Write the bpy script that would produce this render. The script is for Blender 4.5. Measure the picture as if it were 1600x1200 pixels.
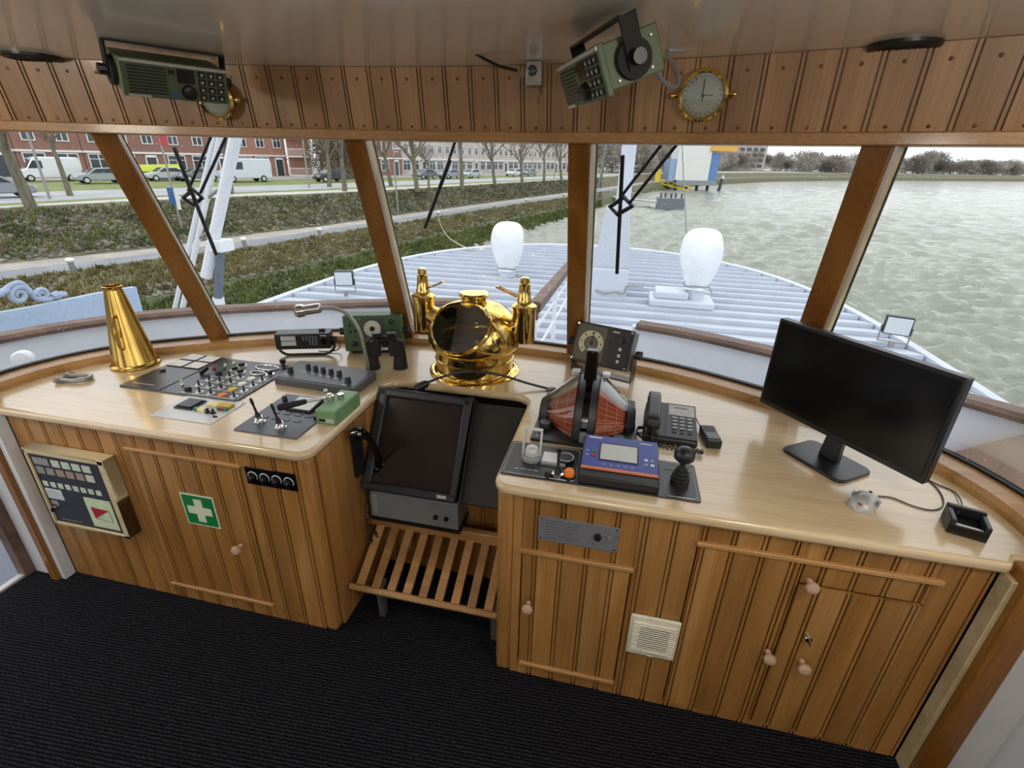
import bpy, bmesh, math, random
from mathutils import Vector, Matrix, Euler
random.seed(7)
S = bpy.context.scene
for o in list(bpy.data.objects): bpy.data.objects.remove(o, do_unlink=True)
COL = S.collection
PI = math.pi
# ------------------------------------------------------------------ camera
F_PX, PITCH, ROLL, YAW = 771.55, 0.4253, 0.0237, 0.2115
CAM = Vector((0.6673, 0.0, 1.8546))
cf = Vector((-math.sin(YAW)*math.cos(PITCH), math.cos(YAW)*math.cos(PITCH), -math.sin(PITCH)))
cr0 = Vector((math.cos(YAW), math.sin(YAW), 0)); cu0 = cr0.cross(cf)
cr = cr0*math.cos(ROLL) + cu0*math.sin(ROLL); cu = -cr0*math.sin(ROLL) + cu0*math.cos(ROLL)
cd = bpy.data.cameras.new('camera'); cam = bpy.data.objects.new('camera', cd); COL.objects.link(cam)
cd.sensor_width = 36; cd.lens = F_PX/1600*36; cd.clip_start = 0.02; cd.clip_end = 3000
cam.matrix_world = Matrix(((cr.x, cu.x, -cf.x, CAM.x), (cr.y, cu.y, -cf.y, CAM.y), (cr.z, cu.z, -cf.z, CAM.z), (0, 0, 0, 1)))
S.camera = cam
# ------------------------------------------------------------------ world, exposure
w = bpy.data.worlds.new('overcast_sky'); S.world = w; w.use_nodes = True
nt = w.node_tree; nt.nodes.clear()
tc = nt.nodes.new('ShaderNodeTexCoord'); nz = nt.nodes.new('ShaderNodeTexNoise'); nz.inputs['Scale'].default_value = 2.2; nz.inputs['Detail'].default_value = 4
rp = nt.nodes.new('ShaderNodeValToRGB'); rp.color_ramp.elements[0].position = .3; rp.color_ramp.elements[0].color = (.80, .85, .93, 1); rp.color_ramp.elements[1].position = .75; rp.color_ramp.elements[1].color = (1, 1, 1, 1)
bg = nt.nodes.new('ShaderNodeBackground'); bg.inputs[1].default_value = 1.85; wo = nt.nodes.new('ShaderNodeOutputWorld')
nt.links.new(tc.outputs['Generated'], nz.inputs['Vector']); nt.links.new(nz.outputs['Fac'], rp.inputs[0]); nt.links.new(rp.outputs[0], bg.inputs[0]); nt.links.new(bg.outputs[0], wo.inputs[0])
S.view_settings.view_transform = 'Standard'; S.view_settings.look = 'None'; S.view_settings.gamma = 1; S.view_settings.use_curve_mapping = False
S.view_settings.exposure = 0.0
FILL_W = 11.5
# ------------------------------------------------------------------ helpers
def PX(u, v, x=None, y=None, z=None):
    """point of the place seen at photograph pixel (u,v), lying on the plane x=, y= or z="""
    d = cf + cr*((u-800)/F_PX) + cu*((600-v)/F_PX)
    if x is not None: t = (x-CAM.x)/d.x
    elif y is not None: t = (y-CAM.y)/d.y
    else: t = (z-CAM.z)/d.z
    return CAM + d*t
def PPL(u, v, p, n):
    d = cf + cr*((u-800)/F_PX) + cu*((600-v)/F_PX); n = Vector(n)
    return CAM + d*((Vector(p)-CAM).dot(n)/d.dot(n))
WM = {}
class MB:
    def __init__(s): s.v = []; s.f = []
    def add(s, vs, fs):
        b = len(s.v); s.v += [Vector(p) for p in vs]; s.f += [tuple(i+b for i in f) for f in fs]; return s
    def box(s, c, d, rot=None):
        x, y, z = d[0]/2, d[1]/2, d[2]/2
        vs = [Vector(p) for p in ((-x,-y,-z),(x,-y,-z),(x,y,-z),(-x,y,-z),(-x,-y,z),(x,-y,z),(x,y,z),(-x,y,z))]
        if rot: R = Euler(rot).to_matrix(); vs = [R @ p for p in vs]
        return s.add([p+Vector(c) for p in vs], [(0,3,2,1),(4,5,6,7),(0,1,5,4),(1,2,6,5),(2,3,7,6),(3,0,4,7)])
    def b2(s, x0, x1, y0, y1, z0, z1): return s.box(((x0+x1)/2,(y0+y1)/2,(z0+z1)/2), (x1-x0,y1-y0,z1-z0))
    def lathe(s, prof, n=24, M=None, cap=True):
        vs = []; fs = []; m = len(prof)
        for i in range(n):
            a = 2*PI*i/n
            for r, z in prof: vs.append(Vector((r*math.cos(a), r*math.sin(a), z)))
        for i in range(n):
            j = (i+1) % n
            for k in range(m-1): fs.append((i*m+k, j*m+k, j*m+k+1, i*m+k+1))
        if cap:
            if prof[0][0] > 1e-5: fs.append(tuple(i*m for i in range(n))[::-1])
            if prof[-1][0] > 1e-5: fs.append(tuple(i*m+m-1 for i in range(n)))
        if M is not None: vs = [M @ p for p in vs]
        return s.add(vs, fs)
    def cyl(s, p0, p1, r0, r1=None, n=16):
        p0 = Vector(p0); p1 = Vector(p1); d = p1-p0; L = d.length
        M = Matrix.Translation(p0) @ d.to_track_quat('Z', 'Y').to_matrix().to_4x4()
        return s.lathe([(r0, 0), (r0 if r1 is None else r1, L)], n, M)
    def rev(s, prof, p0, d, n=24, cap=True):
        M = Matrix.Translation(Vector(p0)) @ Vector(d).to_track_quat('Z', 'Y').to_matrix().to_4x4()
        return s.lathe(prof, n, M, cap)
    def tube(s, pts, r, n=8, closed=False):
        pts = [Vector(p) for p in pts]; m = len(pts); vs = []; fs = []
        rr = r if isinstance(r, (list, tuple)) else [r]*m
        up = None
        for i, p in enumerate(pts):
            t = (pts[(i+1) % m]-pts[i-1]) if closed else (pts[min(i+1, m-1)]-pts[max(i-1, 0)])
            t.normalize()
            if up is None: up = Vector((0, 0, 1)) if abs(t.z) < .9 else Vector((1, 0, 0))
            a = t.cross(up); a.normalize(); b = a.cross(t); up = b
            for k in range(n):
                th = 2*PI*k/n; vs.append(p + (a*math.cos(th)+b*math.sin(th))*rr[i])
        for i in range(m if closed else m-1):
            j = (i+1) % m
            for k in range(n): fs.append((i*n+k, i*n+(k+1) % n, j*n+(k+1) % n, j*n+k))
        if not closed: fs += [tuple(range(n))[::-1], tuple(range((m-1)*n, m*n))]
        return s.add(vs, fs)
    def prism(s, poly, h0, h1, M=None):
        n = len(poly); vs = [Vector((p[0], p[1], h0)) for p in poly] + [Vector((p[0], p[1], h1)) for p in poly]
        if M is not None: vs = [M @ p for p in vs]
        return s.add(vs, [tuple(range(n))[::-1], tuple(range(n, 2*n))] + [(i, (i+1) % n, n+(i+1) % n, n+i) for i in range(n)])
    def quad(s, a, b, c, d): return s.add([a, b, c, d], [(0, 1, 2, 3)])
    def ell(s, c, r, n=16, m=10, M=None):
        prof = [(math.sin(PI*k/m), -math.cos(PI*k/m)) for k in range(m+1)]; prof[0] = (0, -1); prof[-1] = (0, 1)
        A = Matrix.Translation(Vector(c)) @ (M if M is not None else Matrix()) @ Matrix.Diagonal((r[0], r[1], r[2], 1))
        return s.lathe(prof, n, A, False)
    def sweep(s, path, sec, closed=False):
        """path: list of (point, side vector, up vector); sec: list of (a,b)"""
        n = len(sec); vs = []; fs = []
        for p, a, b in path:
            for q in sec: vs.append(Vector(p)+Vector(a)*q[0]+Vector(b)*q[1])
        for i in range(len(path)-1):
            for k in range(n): fs.append((i*n+k, i*n+(k+1) % n, (i+1)*n+(k+1) % n, (i+1)*n+k))
        fs += [tuple(range(n))[::-1], tuple(range((len(path)-1)*n, len(path)*n))]
        return s.add(vs, fs)
    def xf(s, M): s.v = [M @ p for p in s.v]; return s
    def mesh(s, name, smooth=True, ang=.62):
        me = bpy.data.meshes.new(name); me.from_pydata([tuple(p) for p in s.v], [], s.f)
        bm = bmesh.new(); bm.from_mesh(me); bmesh.ops.remove_doubles(bm, verts=bm.verts, dist=1e-6); bmesh.ops.recalc_face_normals(bm, faces=bm.faces)
        if smooth:
            for f in bm.faces: f.smooth = True
            for e in bm.edges:
                if len(e.link_faces) == 2 and e.calc_face_angle(0) > ang: e.smooth = False
        bm.to_mesh(me); bm.free(); return me
    def build(s, name, mat, parent=None, loc=(0,0,0), rot=(0,0,0), smooth=True, bev=0, world=False, seg=2):
        me = s.mesh(name, smooth); me.materials.append(mat)
        return place(me, name, parent, loc, rot, bev, world, seg)
def place(me, name, parent=None, loc=(0,0,0), rot=(0,0,0), bev=0, world=False, seg=2):
    o = bpy.data.objects.new(name, me); COL.objects.link(o); o.location = loc; o.rotation_euler = rot
    M = Matrix.Translation(Vector(loc)) @ Euler(rot).to_matrix().to_4x4()
    if parent is not None:
        o.parent = parent
        if world: o.matrix_parent_inverse = WM[parent.name].inverted(); WM[o.name] = M
        else: WM[o.name] = WM[parent.name] @ M
    else: WM[o.name] = M
    if bev:
        b = o.modifiers.new('bevel', 'BEVEL'); b.width = bev; b.segments = seg; b.limit_method = 'ANGLE'; b.angle_limit = .6; b.harden_normals = False
    return o
def tag(o, label=None, cat=None, group=None, kind=None):
    if label: o['label'] = label
    if cat: o['category'] = cat
    if group: o['group'] = group
    if kind: o['kind'] = kind
    return o
def thing(name, label, cat, loc=(0,0,0), rotz=0, group=None, rot=None):
    o = bpy.data.objects.new(name, None); COL.objects.link(o); o.empty_display_size = .05
    o.location = loc; o.rotation_euler = rot or (0, 0, rotz); WM[o.name] = Matrix.Translation(Vector(loc)) @ Euler(o.rotation_euler).to_matrix().to_4x4()
    return tag(o, label, cat, group)
def copy_tree(o, parent=None):
    c = o.copy(); COL.objects.link(c); c.parent = parent
    for ch in list(o.children): copy_tree(ch, c)
    return c
def struct(o): o['kind'] = 'structure'; return o
def smoothpath(pts, n=8):
    pts = [Vector(p) for p in pts]; P = [2*pts[0]-pts[1]]+pts+[2*pts[-1]-pts[-2]]; out = []
    for i in range(1, len(P)-2):
        a, b, c, d = P[i-1], P[i], P[i+1], P[i+2]
        for k in range(n):
            t = k/n; out.append(.5*((2*b)+(c-a)*t+(2*a-5*b+4*c-d)*t*t+(3*b-a-3*c+d)*t**3))
    return out+[pts[-1]]
def rrect(w, h, r, n=4, cx=0, cy=0):
    out = []
    for (sx, sy, a0) in ((1,1,0),(-1,1,PI/2),(-1,-1,PI),(1,-1,1.5*PI)):
        for k in range(n+1):
            a = a0+PI/2*k/n; out.append((cx+sx*(w/2-r)+r*math.cos(a), cy+sy*(h/2-r)+r*math.sin(a)))
    return out
def circ(r, n=24, cx=0, cy=0): return [(cx+r*math.cos(2*PI*i/n), cy+r*math.sin(2*PI*i/n)) for i in range(n)]
TX = []
def text(s, size, mat, parent, loc, rot=(0,0,0), name='lettering', align='CENTER'):
    c = bpy.data.curves.new(name, 'FONT'); c.body = s; c.size = size; c.align_x = align; c.align_y = 'CENTER'; c.extrude = .0002
    o = bpy.data.objects.new('tmp', c); COL.objects.link(o); TX.append((o, name, mat, parent, loc, rot))
def flush_text():
    dg = bpy.context.evaluated_depsgraph_get()
    for o, name, mat, parent, loc, rot in TX:
        me = bpy.data.meshes.new_from_object(o.evaluated_get(dg)); me.materials.clear(); me.materials.append(mat)
        place(me, name, parent, loc, rot)
    for t in TX: bpy.data.objects.remove(t[0], do_unlink=True)
# ------------------------------------------------------------------ materials
def new_mat(name):
    m = bpy.data.materials.new(name); m.use_nodes = True; nt = m.node_tree; return m, nt, nt.nodes['Principled BSDF']
def N(nt, t, **k):
    n = nt.nodes.new(t)
    for a, b in k.items():
        if hasattr(n, a): setattr(n, a, b)
        else: n.inputs[a.replace('_', ' ')].default_value = b
    return n
def srgb(c):
    if isinstance(c, str): c = tuple(int(c[i:i+2], 16)/255 for i in (0, 2, 4))
    return tuple((x/12.92 if x <= .04045 else ((x+.055)/1.055)**2.4) for x in c)+(1,)
def M(name, c, rough=.5, metal=0, var=.08, scale=40, bump=0, coat=0, emit=0, spec=None, rvar=.1):
    m, nt, b = new_mat(name); L = nt.links.new; c = srgb(c)
    tc = N(nt, 'ShaderNodeTexCoord'); nz = N(nt, 'ShaderNodeTexNoise', Scale=scale, Detail=4)
    L(tc.outputs['Object'], nz.inputs['Vector'])
    r = N(nt, 'ShaderNodeValToRGB'); r.color_ramp.elements[0].position = .3; r.color_ramp.elements[1].position = .7
    r.color_ramp.elements[0].color = tuple(x*(1-var) for x in c[:3])+(1,); r.color_ramp.elements[1].color = tuple(min(1, x*(1+var)) for x in c[:3])+(1,)
    L(nz.outputs['Fac'], r.inputs[0]); L(r.outputs[0], b.inputs['Base Color'])
    mr = N(nt, 'ShaderNodeMapRange'); mr.inputs['To Min'].default_value = max(.02, rough*(1-rvar)); mr.inputs['To Max'].default_value = min(1, rough*(1+rvar)); L(nz.outputs['Fac'], mr.inputs[0]); L(mr.outputs[0], b.inputs['Roughness'])
    b.inputs['Metallic'].default_value = metal
    if coat: b.inputs['Coat Weight'].default_value = coat; b.inputs['Coat Roughness'].default_value = .08
    if spec is not None: b.inputs['Specular IOR Level'].default_value = spec
    if bump: bp = N(nt, 'ShaderNodeBump', Strength=bump, Distance=.002); L(nz.outputs['Fac'], bp.inputs['Height']); L(bp.outputs[0], b.inputs['Normal'])
    if emit: L(r.outputs[0], b.inputs['Emission Color']); b.inputs['Emission Strength'].default_value = emit
    return m
def wood(name, cols, axis='Z', rough=.4, coat=0, sc=1, varv=.22, fine=.25, crough=.1):
    m, nt, b = new_mat(name); L = nt.links.new
    tc = N(nt, 'ShaderNodeTexCoord'); oi = N(nt, 'ShaderNodeObjectInfo')
    off = N(nt, 'ShaderNodeVectorMath', operation='SCALE'); off.inputs[0].default_value = (7.3, 3.1, 5.7); L(oi.outputs['Random'], off.inputs['Scale'])
    ad = N(nt, 'ShaderNodeVectorMath', operation='ADD'); L(tc.outputs['Object'], ad.inputs[0]); L(off.outputs[0], ad.inputs[1])
    def mp(a, l):
        n = N(nt, 'ShaderNodeMapping'); s = {'X': (l, a, a), 'Y': (a, l, a), 'Z': (a, a, l)}[axis]; n.inputs['Scale'].default_value = tuple(q*sc for q in s); L(ad.outputs[0], n.inputs[0]); return n
    n1 = N(nt, 'ShaderNodeTexNoise', Scale=1.0, Detail=3, Distortion=.7); L(mp(9, .9).outputs[0], n1.inputs['Vector'])
    n2 = N(nt, 'ShaderNodeTexNoise', Scale=1.0, Detail=3); L(mp(190, 5).outputs[0], n2.inputs['Vector'])
    r = N(nt, 'ShaderNodeValToRGB'); e = r.color_ramp.elements; e[0].position = .2; e[0].color = srgb(cols[0]); e[1].position = .82; e[1].color = srgb(cols[2]); k = e.new(.5); k.color = srgb(cols[1])
    L(n1.outputs['Fac'], r.inputs[0])
    f = N(nt, 'ShaderNodeMapRange'); f.inputs['From Min'].default_value = .3; f.inputs['From Max'].default_value = .7; f.inputs['To Min'].default_value = 1-fine; f.inputs['To Max'].default_value = 1+fine*.4; L(n2.outputs['Fac'], f.inputs[0])
    v = N(nt, 'ShaderNodeMapRange'); v.inputs['To Min'].default_value = 1-varv; v.inputs['To Max'].default_value = 1+varv*.8; L(oi.outputs['Random'], v.inputs[0])
    mu = N(nt, 'ShaderNodeMath', operation='MULTIPLY'); L(f.outputs[0], mu.inputs[0]); L(v.outputs[0], mu.inputs[1])
    hs = N(nt, 'ShaderNodeHueSaturation'); L(r.outputs[0], hs.inputs['Color']); L(mu.outputs[0], hs.inputs['Value']); L(hs.outputs[0], b.inputs['Base Color'])
    b.inputs['Roughness'].default_value = rough
    if coat: b.inputs['Coat Weight'].default_value = coat; b.inputs['Coat Roughness'].default_value = crough
    bp = N(nt, 'ShaderNodeBump', Strength=.12, Distance=.001); L(n2.outputs['Fac'], bp.inputs['Height']); L(bp.outputs[0], b.inputs['Normal'])
    return m
def glassy(name, tint=(1,1,1), gloss=1.0, ior=1.45, drops=0, base=0):
    m = bpy.data.materials.new(name); m.use_nodes = True; nt = m.node_tree; nt.nodes.clear(); L = nt.links.new
    out = N(nt, 'ShaderNodeOutputMaterial'); tr = N(nt, 'ShaderNodeBsdfTransparent'); tr.inputs[0].default_value = tint+(1,); gl = N(nt, 'ShaderNodeBsdfGlossy', Roughness=.02)
    fr = N(nt, 'ShaderNodeFresnel'); fr.inputs[0].default_value = ior; mu = N(nt, 'ShaderNodeMath', operation='MULTIPLY_ADD'); mu.inputs[1].default_value = gloss; mu.inputs[2].default_value = base; mu.use_clamp = True; L(fr.outputs[0], mu.inputs[0])
    mx = N(nt, 'ShaderNodeMixShader'); L(mu.outputs[0], mx.inputs[0]); L(tr.outputs[0], mx.inputs[1]); L(gl.outputs[0], mx.inputs[2]); res = mx
    if drops:   # dried rain spots on the pane
        tc = N(nt, 'ShaderNodeTexCoord'); vo = N(nt, 'ShaderNodeTexVoronoi', Scale=75); L(tc.outputs['Object'], vo.inputs['Vector'])
        nz = N(nt, 'ShaderNodeTexNoise', Scale=5, Detail=3); L(tc.outputs['Object'], nz.inputs['Vector'])
        th = N(nt, 'ShaderNodeMapRange'); th.inputs['From Min'].default_value = .45; th.inputs['From Max'].default_value = .75; th.inputs['To Min'].default_value = .06; th.inputs['To Max'].default_value = .22; L(nz.outputs['Fac'], th.inputs[0])
        lt = N(nt, 'ShaderNodeMath', operation='LESS_THAN'); L(vo.outputs['Distance'], lt.inputs[0]); L(th.outputs[0], lt.inputs[1])
        mm = N(nt, 'ShaderNodeMath', operation='MULTIPLY'); mm.inputs[1].default_value = drops; L(lt.outputs[0], mm.inputs[0])
        df = N(nt, 'ShaderNodeBsdfTranslucent'); df.inputs[0].default_value = (.85, .85, .85, 1)
        m2 = N(nt, 'ShaderNodeMixShader'); L(mm.outputs[0], m2.inputs[0]); L(mx.outputs[0], m2.inputs[1]); L(df.outputs[0], m2.inputs[2]); res = m2
    L(res.outputs[0], out.inputs[0]); return m
def ramp2(name, c0, c1, c2, scale, rough=.9, detail=6, stretch=(1,1,1), bump=0, dist=.05, p=(.35,.5,.65), extra=None):
    m, nt, b = new_mat(name); L = nt.links.new
    tc = N(nt, 'ShaderNodeTexCoord'); mp = N(nt, 'ShaderNodeMapping'); mp.inputs['Scale'].default_value = stretch; L(tc.outputs['Object'], mp.inputs[0])
    nz = N(nt, 'ShaderNodeTexNoise', Scale=scale, Detail=detail, Roughness=.65); L(mp.outputs[0], nz.inputs['Vector'])
    r = N(nt, 'ShaderNodeValToRGB'); e = r.color_ramp.elements; e[0].position = p[0]; e[0].color = srgb(c0); e[1].position = p[2]; e[1].color = srgb(c2); k = e.new(p[1]); k.color = srgb(c1)
    L(nz.outputs['Fac'], r.inputs[0]); L(r.outputs[0], b.inputs['Base Color']); b.inputs['Roughness'].default_value = rough
    if bump: bp = N(nt, 'ShaderNodeBump', Strength=bump, Distance=dist); L(nz.outputs['Fac'], bp.inputs['Height']); L(bp.outputs[0], b.inputs['Normal'])
    return m
W_PLANK = wood('cabinet_planks', ('8c5f2c', 'a5763f', 'bb8f58'), 'Z', .42, .15, fine=.22, varv=.16)
W_FRIEZE = wood('frieze_planks', ('8e6844', 'a37c56', 'b6926c'), 'Z', .42, .15, fine=.2, varv=.16)
W_TRIM = wood('trim_wood', ('94693c', 'ae8250', 'c29a68'), 'X', .4, .15)
W_MULL = wood('mullion_wood', ('6a4014', '85561e', '9c6c2e'), 'Z', .35, .3, varv=.08)
W_SILL = wood('sill_wood', ('9a6e3a', 'bd8f58', 'd0a670'), 'X', .35, .3)
W_TOP = wood('worktop_oak', ('c3a883', 'd0b892', 'dac6a6'), 'X', .26, .7, sc=.8, varv=.02, fine=.12, crough=.12)
W_DARK = wood('dark_wood', ('4a2c12', '6a421e', '80552c'), 'Z', .5)
W_KNOB = M('turned_knob_wood', 'c2a08a', .45, var=.12)
W_CAP = wood('weathered_cap_rail', ('523d34', '6b5246', '82695c'), 'X', .6, varv=.1)
W_BEIGE = wood('pale_frame_wood', ('a8946a', 'c0ae86', 'cfc09c'), 'X', .5, fine=.12)
BRASS = M('polished_brass', 'e9c877', .12, 1, var=.08, scale=9, rvar=.3)
BRASS2 = M('aged_brass', 'cfa95a', .2, 1, var=.15, scale=14)
CHROME = M('chrome', 'd8d8d8', .12, 1, var=.03)
STEEL = M('galvanised_steel', '9b9a96', .4, .8, var=.12)
BLACK = M('black_plastic', '17181a', .38, 0, var=.15)
BLACKG = M('black_gloss', '0c0c0d', .12, 0, var=.1)
RUBBER = M('black_rubber', '141414', .7, 0, var=.15)
DGREY = M('dark_grey_panel', '4a4c4e', .35, .3, var=.06)
PANELC = M('slate_panel', '53575c', .4, .2, var=.05)
MGREY = M('grey_enamel', '8b8f93', .4, .2, var=.05)
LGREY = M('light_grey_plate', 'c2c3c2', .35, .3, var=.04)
GREEN = M('green_instrument_enamel', '3f5a3c', .45, 0, var=.1, scale=60)
GREEN2 = M('pale_green_enamel', '6f9467', .45, 0, var=.08)
GREENR = M('olive_radio_enamel', '586648', .5, 0, var=.08)
WHITEP = M('white_gloss_paint', 'd9dce2', .35, 0, var=.03, scale=6)
WHITEB = M('white_bag_film', 'e6e9ec', .3, 0, var=.05, bump=.4, scale=9)
WHITE = M('white_plastic', 'e4e2dc', .5, 0, var=.03)
CREAM = M('cream_plastic', 'dcd8c4', .5, 0, var=.03)
PAPER = M('paper_print', 'c9ccd0', .7, 0, var=.05)
YEL = M('yellow_button', 'd8b62a', .45, 0); RED = M('red_signal', 'a81420', .5, 0); ORANGE = M('orange_knob', 'e2761c', .4, 0); GRNB = M('green_button', '2c7a4a', .45, 0); BLUEB = M('blue_button', '2f5f96', .45, 0); IVORY = M('ivory_button', 'e8dca8', .5)
SIGNG = M('safety_sign_green', '14793c', .45, 0, var=.03); SIGNW = M('safety_sign_white', 'd4dfc4', .5, 0, var=.03)
LCD = M('lcd_glass', 'c3ccc6', .18, 0, var=.04); LCDG = M('display_grey', 'b4b7b4', .2, 0, var=.03)
BLUEU = M('blue_front_plate', '3c4a94', .4, 0, var=.06)
SCREEN = M('monitor_screen', '0b0b0c', .22, 0, var=.1, spec=.3)
CRT = M('radar_glass', '2c2122', .16, 0, var=.12, scale=4, spec=.35)
DIAL = M('ivory_dial', 'ccc9a8', .5, 0, var=.03); DIALW = M('silver_dial', 'd6d5c8', .4, 0, var=.05)
REDSC = M('red_scale_plate', 'b0512f', .4, 0, var=.12, scale=14)
GLASS = glassy('window_glass', (.97, .985, .98), .8, drops=.35)
CLEAR = glassy('clear_acrylic', (.92, .93, .92), 1.6)
PANEG = M('house_window_glass', '3d464c', .12, 0, var=.35, scale=.7)
CEIL = M('ceiling_gloss_white', 'efe6da', .16, 0, var=.02, scale=3, coat=.4)
WALLW = M('wall_white_paint', 'ced0d4', .5, 0, var=.03, scale=4)
SEAL = M('black_window_seal', '1a1614', .6)
def carpet_mat():
    m, nt, b = new_mat('ribbed_carpet'); L = nt.links.new
    tc = N(nt, 'ShaderNodeTexCoord'); mp = N(nt, 'ShaderNodeMapping'); mp.inputs['Rotation'].default_value = (0, 0, math.radians(-4)); L(tc.outputs['Object'], mp.inputs[0])
    wv = N(nt, 'ShaderNodeTexWave', wave_type='BANDS', bands_direction='Y', Scale=26, Distortion=3.0, Detail=3); wv.inputs['Detail Scale'].default_value = 3; L(mp.outputs[0], wv.inputs['Vector'])
    nz = N(nt, 'ShaderNodeTexNoise', Scale=95, Detail=4); L(mp.outputs[0], nz.inputs['Vector'])
    mu = N(nt, 'ShaderNodeMath', operation='MULTIPLY'); L(wv.outputs['Fac'], mu.inputs[0]); L(nz.outputs['Fac'], mu.inputs[1])
    r = N(nt, 'ShaderNodeValToRGB'); r.color_ramp.elements[0].position = .1; r.color_ramp.elements[0].color = srgb('0b0b0d'); r.color_ramp.elements[1].position = .6; r.color_ramp.elements[1].color = srgb('303138')
    L(mu.outputs[0], r.inputs[0]); L(r.outputs[0], b.inputs['Base Color']); b.inputs['Roughness'].default_value = .95; b.inputs['Specular IOR Level'].default_value = .1
    bp = N(nt, 'ShaderNodeBump', Strength=.8, Distance=.006); L(mu.outputs[0], bp.inputs['Height']); L(bp.outputs[0], b.inputs['Normal']); return m
CARPET = carpet_mat()
# ================================================================== THE WHEELHOUSE
DESK_Z, YF = .90, 1.277
def fy(x): return 2.05-.13*x*x
# floor and ceiling
struct(MB().b2(-1.94, 2.02, -1.75, 2.55, -.08, 0).build('floor', CARPET, smooth=False))
tz = MB().b2(-1.975, -1.94, .2, 1.245, -.08, .012).build('trim_1', LGREY, bev=.004); struct(tz)
cp = [(x, fy(x)+.16) for x in [i*.2-2.2 for i in range(23)]] + [(2.2, -1.8), (-2.2, -1.8)]
struct(MB().prism(cp, 2.16, 2.24).build('ceiling', CEIL, smooth=False))
# plank with a bead at its right edge, standing on local z=0, front face towards -Y
def plank_mesh(wd, h, t=.014, bead=True):
    if bead: pr = [(0,0),(0,-t+.002),(.0015,-t),(wd-.0175,-t),(wd-.0168,-t+.009),(wd-.0130,-t+.009),(wd-.0122,-t),(wd-.0052,-t),(wd-.0042,-t+.009),(wd,-t+.009),(wd,0)]
    else: pr = [(0,0),(0,-t),(wd,-t),(wd,0)]
    return MB().prism(pr, 0, h)
# frieze above the windows: curved in plan, leaning in a little at the top
wf = struct(MB().sweep([((x, fy(x)+.03, 1.93), (0, 1, 0), (0, 0, 1)) for x in [i*.15-2.1 for i in range(29)]], [(0, 0), (.03, 0), (0, .23), (-.02, .23)]).build('wall_front', W_DARK))
xs = [-2.02]
while xs[-1] < 1.98:
    x = xs[-1]; xs.append(x+.099/math.sqrt(1+(.26*x)**2))
FRP = plank_mesh(.099, .216).mesh('plank'); FRP.materials.append(W_FRIEZE)
PLUG = MB().rev([(.0055, 0), (.0055, .0016), (.0038, .0022), (0, .0022)], (0, 0, 0), (0, -1, 0), 10).mesh('screw_plug'); PLUG.materials.append(W_DARK)
for k in range(len(xs)-1):
    x = xs[k]; a = math.atan(-.26*(x+.05))
    pl = place(FRP, 'plank', wf, (x, fy(x), 1.948), (.17, 0, a), world=True)
    for hz in (.02, .178): place(PLUG, 'screw_plug', pl, (.042, -.0138, hz))
rl = [((x, fy(x), 1.934), Vector((.26*x, 1, 0)).normalized(), (0, 0, 1)) for x in [i*.12-2.16 for i in range(37)]]
struct(MB().sweep(rl, [(-.035, -.018), (.10, -.018), (.10, .018), (-.035, .018)]).build('trim_2', W_TRIM, bev=.004))
# sill curve (inner edge), mirrored
half = [(0, 2.455), (.485, 2.42), (.95, 2.305), (1.4, 2.07), (1.72, 1.83), (1.86, 1.58), (1.885, 1.30)]
sp = smoothpath([Vector((-x, y, 0)) for x, y in reversed(half)] + [Vector((x, y, 0)) for x, y in half[1:]], 8)
def offs(pts, d):
    out = []
    for i, p in enumerate(pts):
        t = pts[min(i+1, len(pts)-1)]-pts[max(i-1, 0)]; n = Vector((-t.y, t.x, 0)).normalized(); out.append(p+n*d)
    return out
nrm = [(b-a).normalized() for a, b in zip(sp, offs(sp, 1))]
struct(MB().sweep([(p, n, (0, 0, 1)) for p, n in zip(sp, nrm)], [(0, .9005), (.11, .9005), (.11, .945), (.015, .935), (0, .92)]).build('trim_3', W_SILL))
struct(MB().sweep([(p, n, (0, 0, 1)) for p, n in zip(sp, nrm)], [(.03, .0), (.11, .0), (.11, .90), (.03, .90)]).build('wall_front_lower', WALLW))
# mullions and panes: base and top of the five window posts (raked inwards at the top)
BZ, TZ = .935, 1.93
bs = [(-1.95, 1.36), (-1.445, 2.17), (-.485, 2.50), (.485, 2.50), (1.445, 2.17), (1.95, 1.36)]
tp = [(-1.86, 1.02), (-1.485, 1.868), (-.47, 2.115), (.47, 2.115), (1.405, 1.868), (1.86, 1.02)]
rad = [(-1, .1), (-.62, .78), (-.16, .99), (.16, .99), (.62, .78), (1, .1)]
BV = [Vector((x, y, BZ)) for x, y in bs]; TV = [Vector((x, y, TZ)) for x, y in tp]
for i in range(6):
    n = Vector((rad[i][0], rad[i][1], 0)).normalized(); s_ = Vector((n.y, -n.x, 0)); ax = (TV[i]-BV[i]).normalized()
    up = n - ax*n.dot(ax); up.normalize(); sd = ax.cross(up).normalized()
    a0 = BV[i]-ax*.02; a1 = TV[i]+ax*.015
    sec = [(-.044, -.06), (.044, -.06), (.044, -.012), (-.044, -.012)]
    mo = MB().sweep([(Vector((0,0,0)), sd, up), (a1-a0, sd, up)], sec).build('trim_%d' % (i+4), W_MULL, loc=a0, bev=.006); struct(mo)
    if i in (0, 5): continue
    pale = MB().sweep([(Vector((0,0,0)), sd, up), (a1-a0, sd, up)], [(-.040, -.012), (.040, -.012), (.040, .05), (-.040, .05)]).build('painted_lit_side', W_BEIGE, mo)  # beige colour paints the outside light onto the post's side
    MB().sweep([(Vector((0,0,0)), sd, up), (a1-a0, sd, up)], [(-.044, .05), (.044, .05), (.044, .062), (-.044, .062)]).build('seal', SEAL, mo)
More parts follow.
